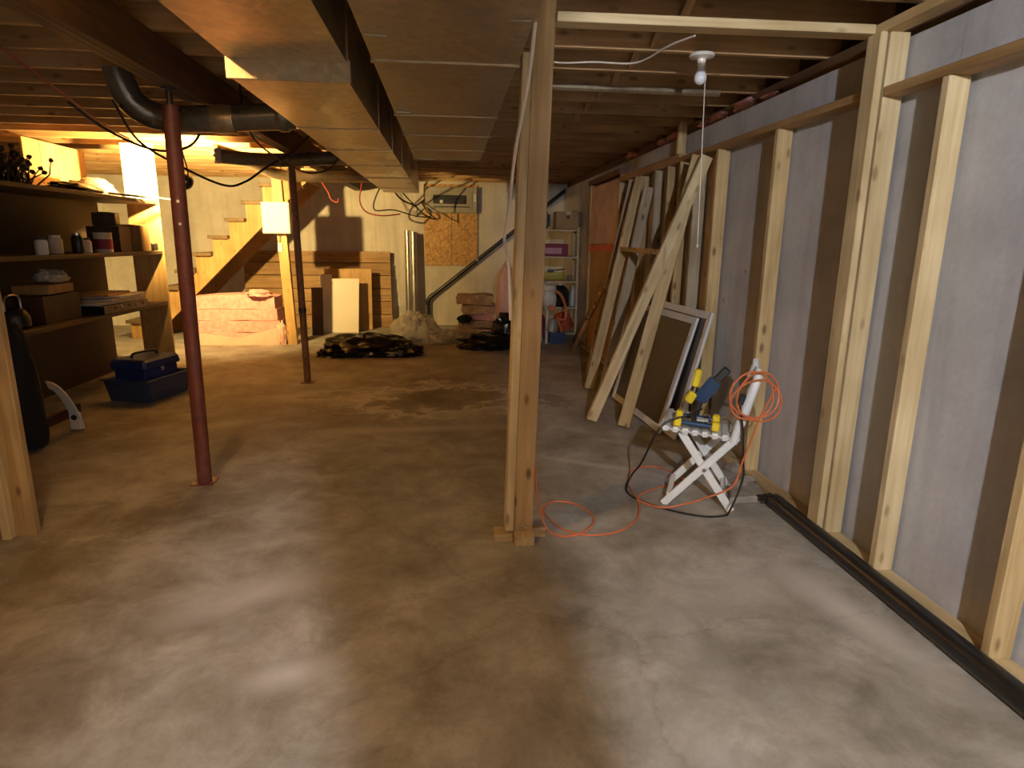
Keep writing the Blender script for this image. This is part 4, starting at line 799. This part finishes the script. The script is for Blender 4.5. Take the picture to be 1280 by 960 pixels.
# ------------------------------------------------------------------ black pipe along the wall, rubble
bpz = thing('floor_pipe', (1.83, 1.5, 0), 'long black plastic pipe lying along the foot of the stud frame', 'pipe')
obj('pipe', MB().tube([(1.808, -0.6, 0.044), (1.808, 3.10, 0.044)], 0.042, 18), 'black_pipe', bpz, True)
obj('end_collar', MB().lathe([(0.044, 0), (0.044, 0.04)], (1.808, 3.07, 0.044), (0, 1, 0), 18), 'black_pipe', bpz, True)
for k in range(4): obj('loose_wire', MB().tube(spline([(1.808, 3.10, 0.05), (1.80-0.02*k, 3.16+0.01*k, 0.07-0.01*k), (1.75-0.01*k, 3.13+0.03*k, 0.03), (1.80, 3.20, 0.01+0.01*k)], 5), 0.006, 6), 'black_cable', bpz, True)
random.seed(21)
tag(obj('broken_slab', MB().prism([(1.56, 3.16, 0.0), (1.80, 3.18, 0.0), (1.84, 3.35, 0.0), (1.80, 3.52, 0.0), (1.62, 3.42, 0.0)], (0, 0, 0.045)), 'rubble', None, bevel=0.01), 'flat broken concrete slab behind the folding chair', 'slab')
for k, (x, y, s, lb) in enumerate(((1.80, 3.42, 0.035, 'small stone on the broken slab'), (1.72, 3.36, 0.03, 'flat pebble near the middle of the broken slab'), (1.845, 3.70, 0.05, 'rough stone against the sole plate past the slab'))):
    tag(obj('stone', MB().blob((x, y, (0.045 if k < 2 else 0)+s*0.27), (s*1.3, s, s*0.6), 30+k, 0.3, nu=12, nv=8), 'rubble', None), lb, 'stone')

# ------------------------------------------------------------------ wiring
cord('white_cable', [(0.285, 2.20, 2.14), (0.283, 2.35, 2.00), (0.268, 2.62, 1.80), (0.262, 2.80, 1.60), (0.243, 2.80, 1.46), (0.262, 2.81, 1.36), (0.272, 2.81, 1.20), (0.275, 2.81, 1.10)], 0.007, 'white_cable', 'white cable hanging from the duct down the propped post', 'cable')
cord('black_cable', [(-2.6, 4.9, 2.35), (-2.4, 5.0, 2.18), (-2.1, 5.0, 2.06), (-1.85, 5.0, 2.10), (-1.7, 4.9, 2.28), (-1.6, 4.7, 2.40)], 0.009, 'black_cable', 'black cable sagging past the fat dark pipe', 'cable')
cord('black_cable', [(-2.4, 5.1, 2.41), (-2.3, 5.2, 2.15), (-2.05, 5.3, 1.98), (-1.75, 5.3, 1.85), (-1.6, 5.35, 1.88), (-1.45, 5.5, 2.02), (-1.3, 5.7, 2.15), (-1.2, 5.8, 2.28), (-1.1, 5.9, 2.41)], 0.009, 'black_cable', 'low swag of black cable behind the thick red post', 'cable')
cord('black_cable', [(-1.30, 4.40, 2.41), (-1.26, 4.34, 2.15), (-1.2, 4.5, 2.02), (-1.1, 5.2, 1.95), (-0.95, 5.4, 2.00), (-0.9, 5.6, 2.15), (-1.0, 5.8, 2.3)], 0.006, 'black_cable', 'thin black wire looping under the fat dark pipe', 'cable')
cord('red_cable', [(-2.15, 2.75, 2.33), (-2.1, 3.3, 2.33), (-2.2, 4.0, 2.27), (-2.35, 4.8, 2.2), (-2.5, 5.5, 2.2)], 0.006, 'red_cable', 'red cable strung along the left joists', 'cable')
cord('red_cable', [(-1.4, 8.9, 2.30), (-1.2, 9.2, 2.28), (-1.28, 9.6, 2.0), (-1.22, 9.8, 1.85), (-1.0, 9.9, 1.80), (-0.75, 10.2, 1.84)], 0.010, 'red_cable', 'red cable drooping towards the breaker panel', 'cable')
cord('black_cable', [(-0.85, 9.2, 2.30), (-1.05, 9.6, 2.05), (-1.1, 9.9, 1.88), (-0.85, 10.2, 1.90), (-0.5, 10.5, 1.82), (-0.28, 10.7, 1.84), (-0.36, 10.82, 1.98)], 0.010, 'black_cable', 'black cable loop ending at the breaker panel', 'cable')
cord('black_cable', [(-0.8, 9.3, 2.28), (-0.6, 9.8, 2.05), (-0.35, 10.2, 1.82), (-0.2, 10.4, 1.78), (-0.3, 10.5, 1.86), (-0.42, 10.7, 2.02), (-0.40, 10.84, 2.06)], 0.010, 'black_cable', 'second black cable crossing the loop beside the breaker panel', 'cable')
cord('black_cable', [(-0.9, 10.0, 2.3), (-0.75, 10.3, 2.08), (-0.55, 10.6, 2.0), (-0.5, 10.8, 2.02), (-0.395, 10.86, 2.1)], 0.014, 'black_cable', 'thick black cable entering the left of the breaker panel', 'cable')
cord('red_cable', [(-2.0, 8.77, 2.41), (-1.95, 8.8, 2.3), (-1.75, 9.0, 2.24), (-1.65, 9.1, 2.1), (-1.6, 9.1, 1.98), (-1.52, 9.1, 1.94), (-1.50, 9.1, 1.99)], 0.007, 'red_cable', 'thin red wire dangling in front of the stair landing', 'cable')
cord('ceiling_wire', [(0.47, 3.62, 2.405), (0.62, 3.66, 2.40), (0.80, 3.64, 2.405), (1.02, 3.60, 2.40), (1.10, 3.3, 2.405), (1.16, 3.12, 2.40)], 0.005, 'white_cable', 'white wire stapled under the joists to the unlit bulb', 'cable')
cord('grey_conduit', [(0.46, 4.18, 2.397), (1.0, 4.19, 2.397), (1.75, 4.2, 2.397)], 0.022, 'galvanised_dull', 'grey conduit crossing under the joists behind the unlit bulb', 'conduit')
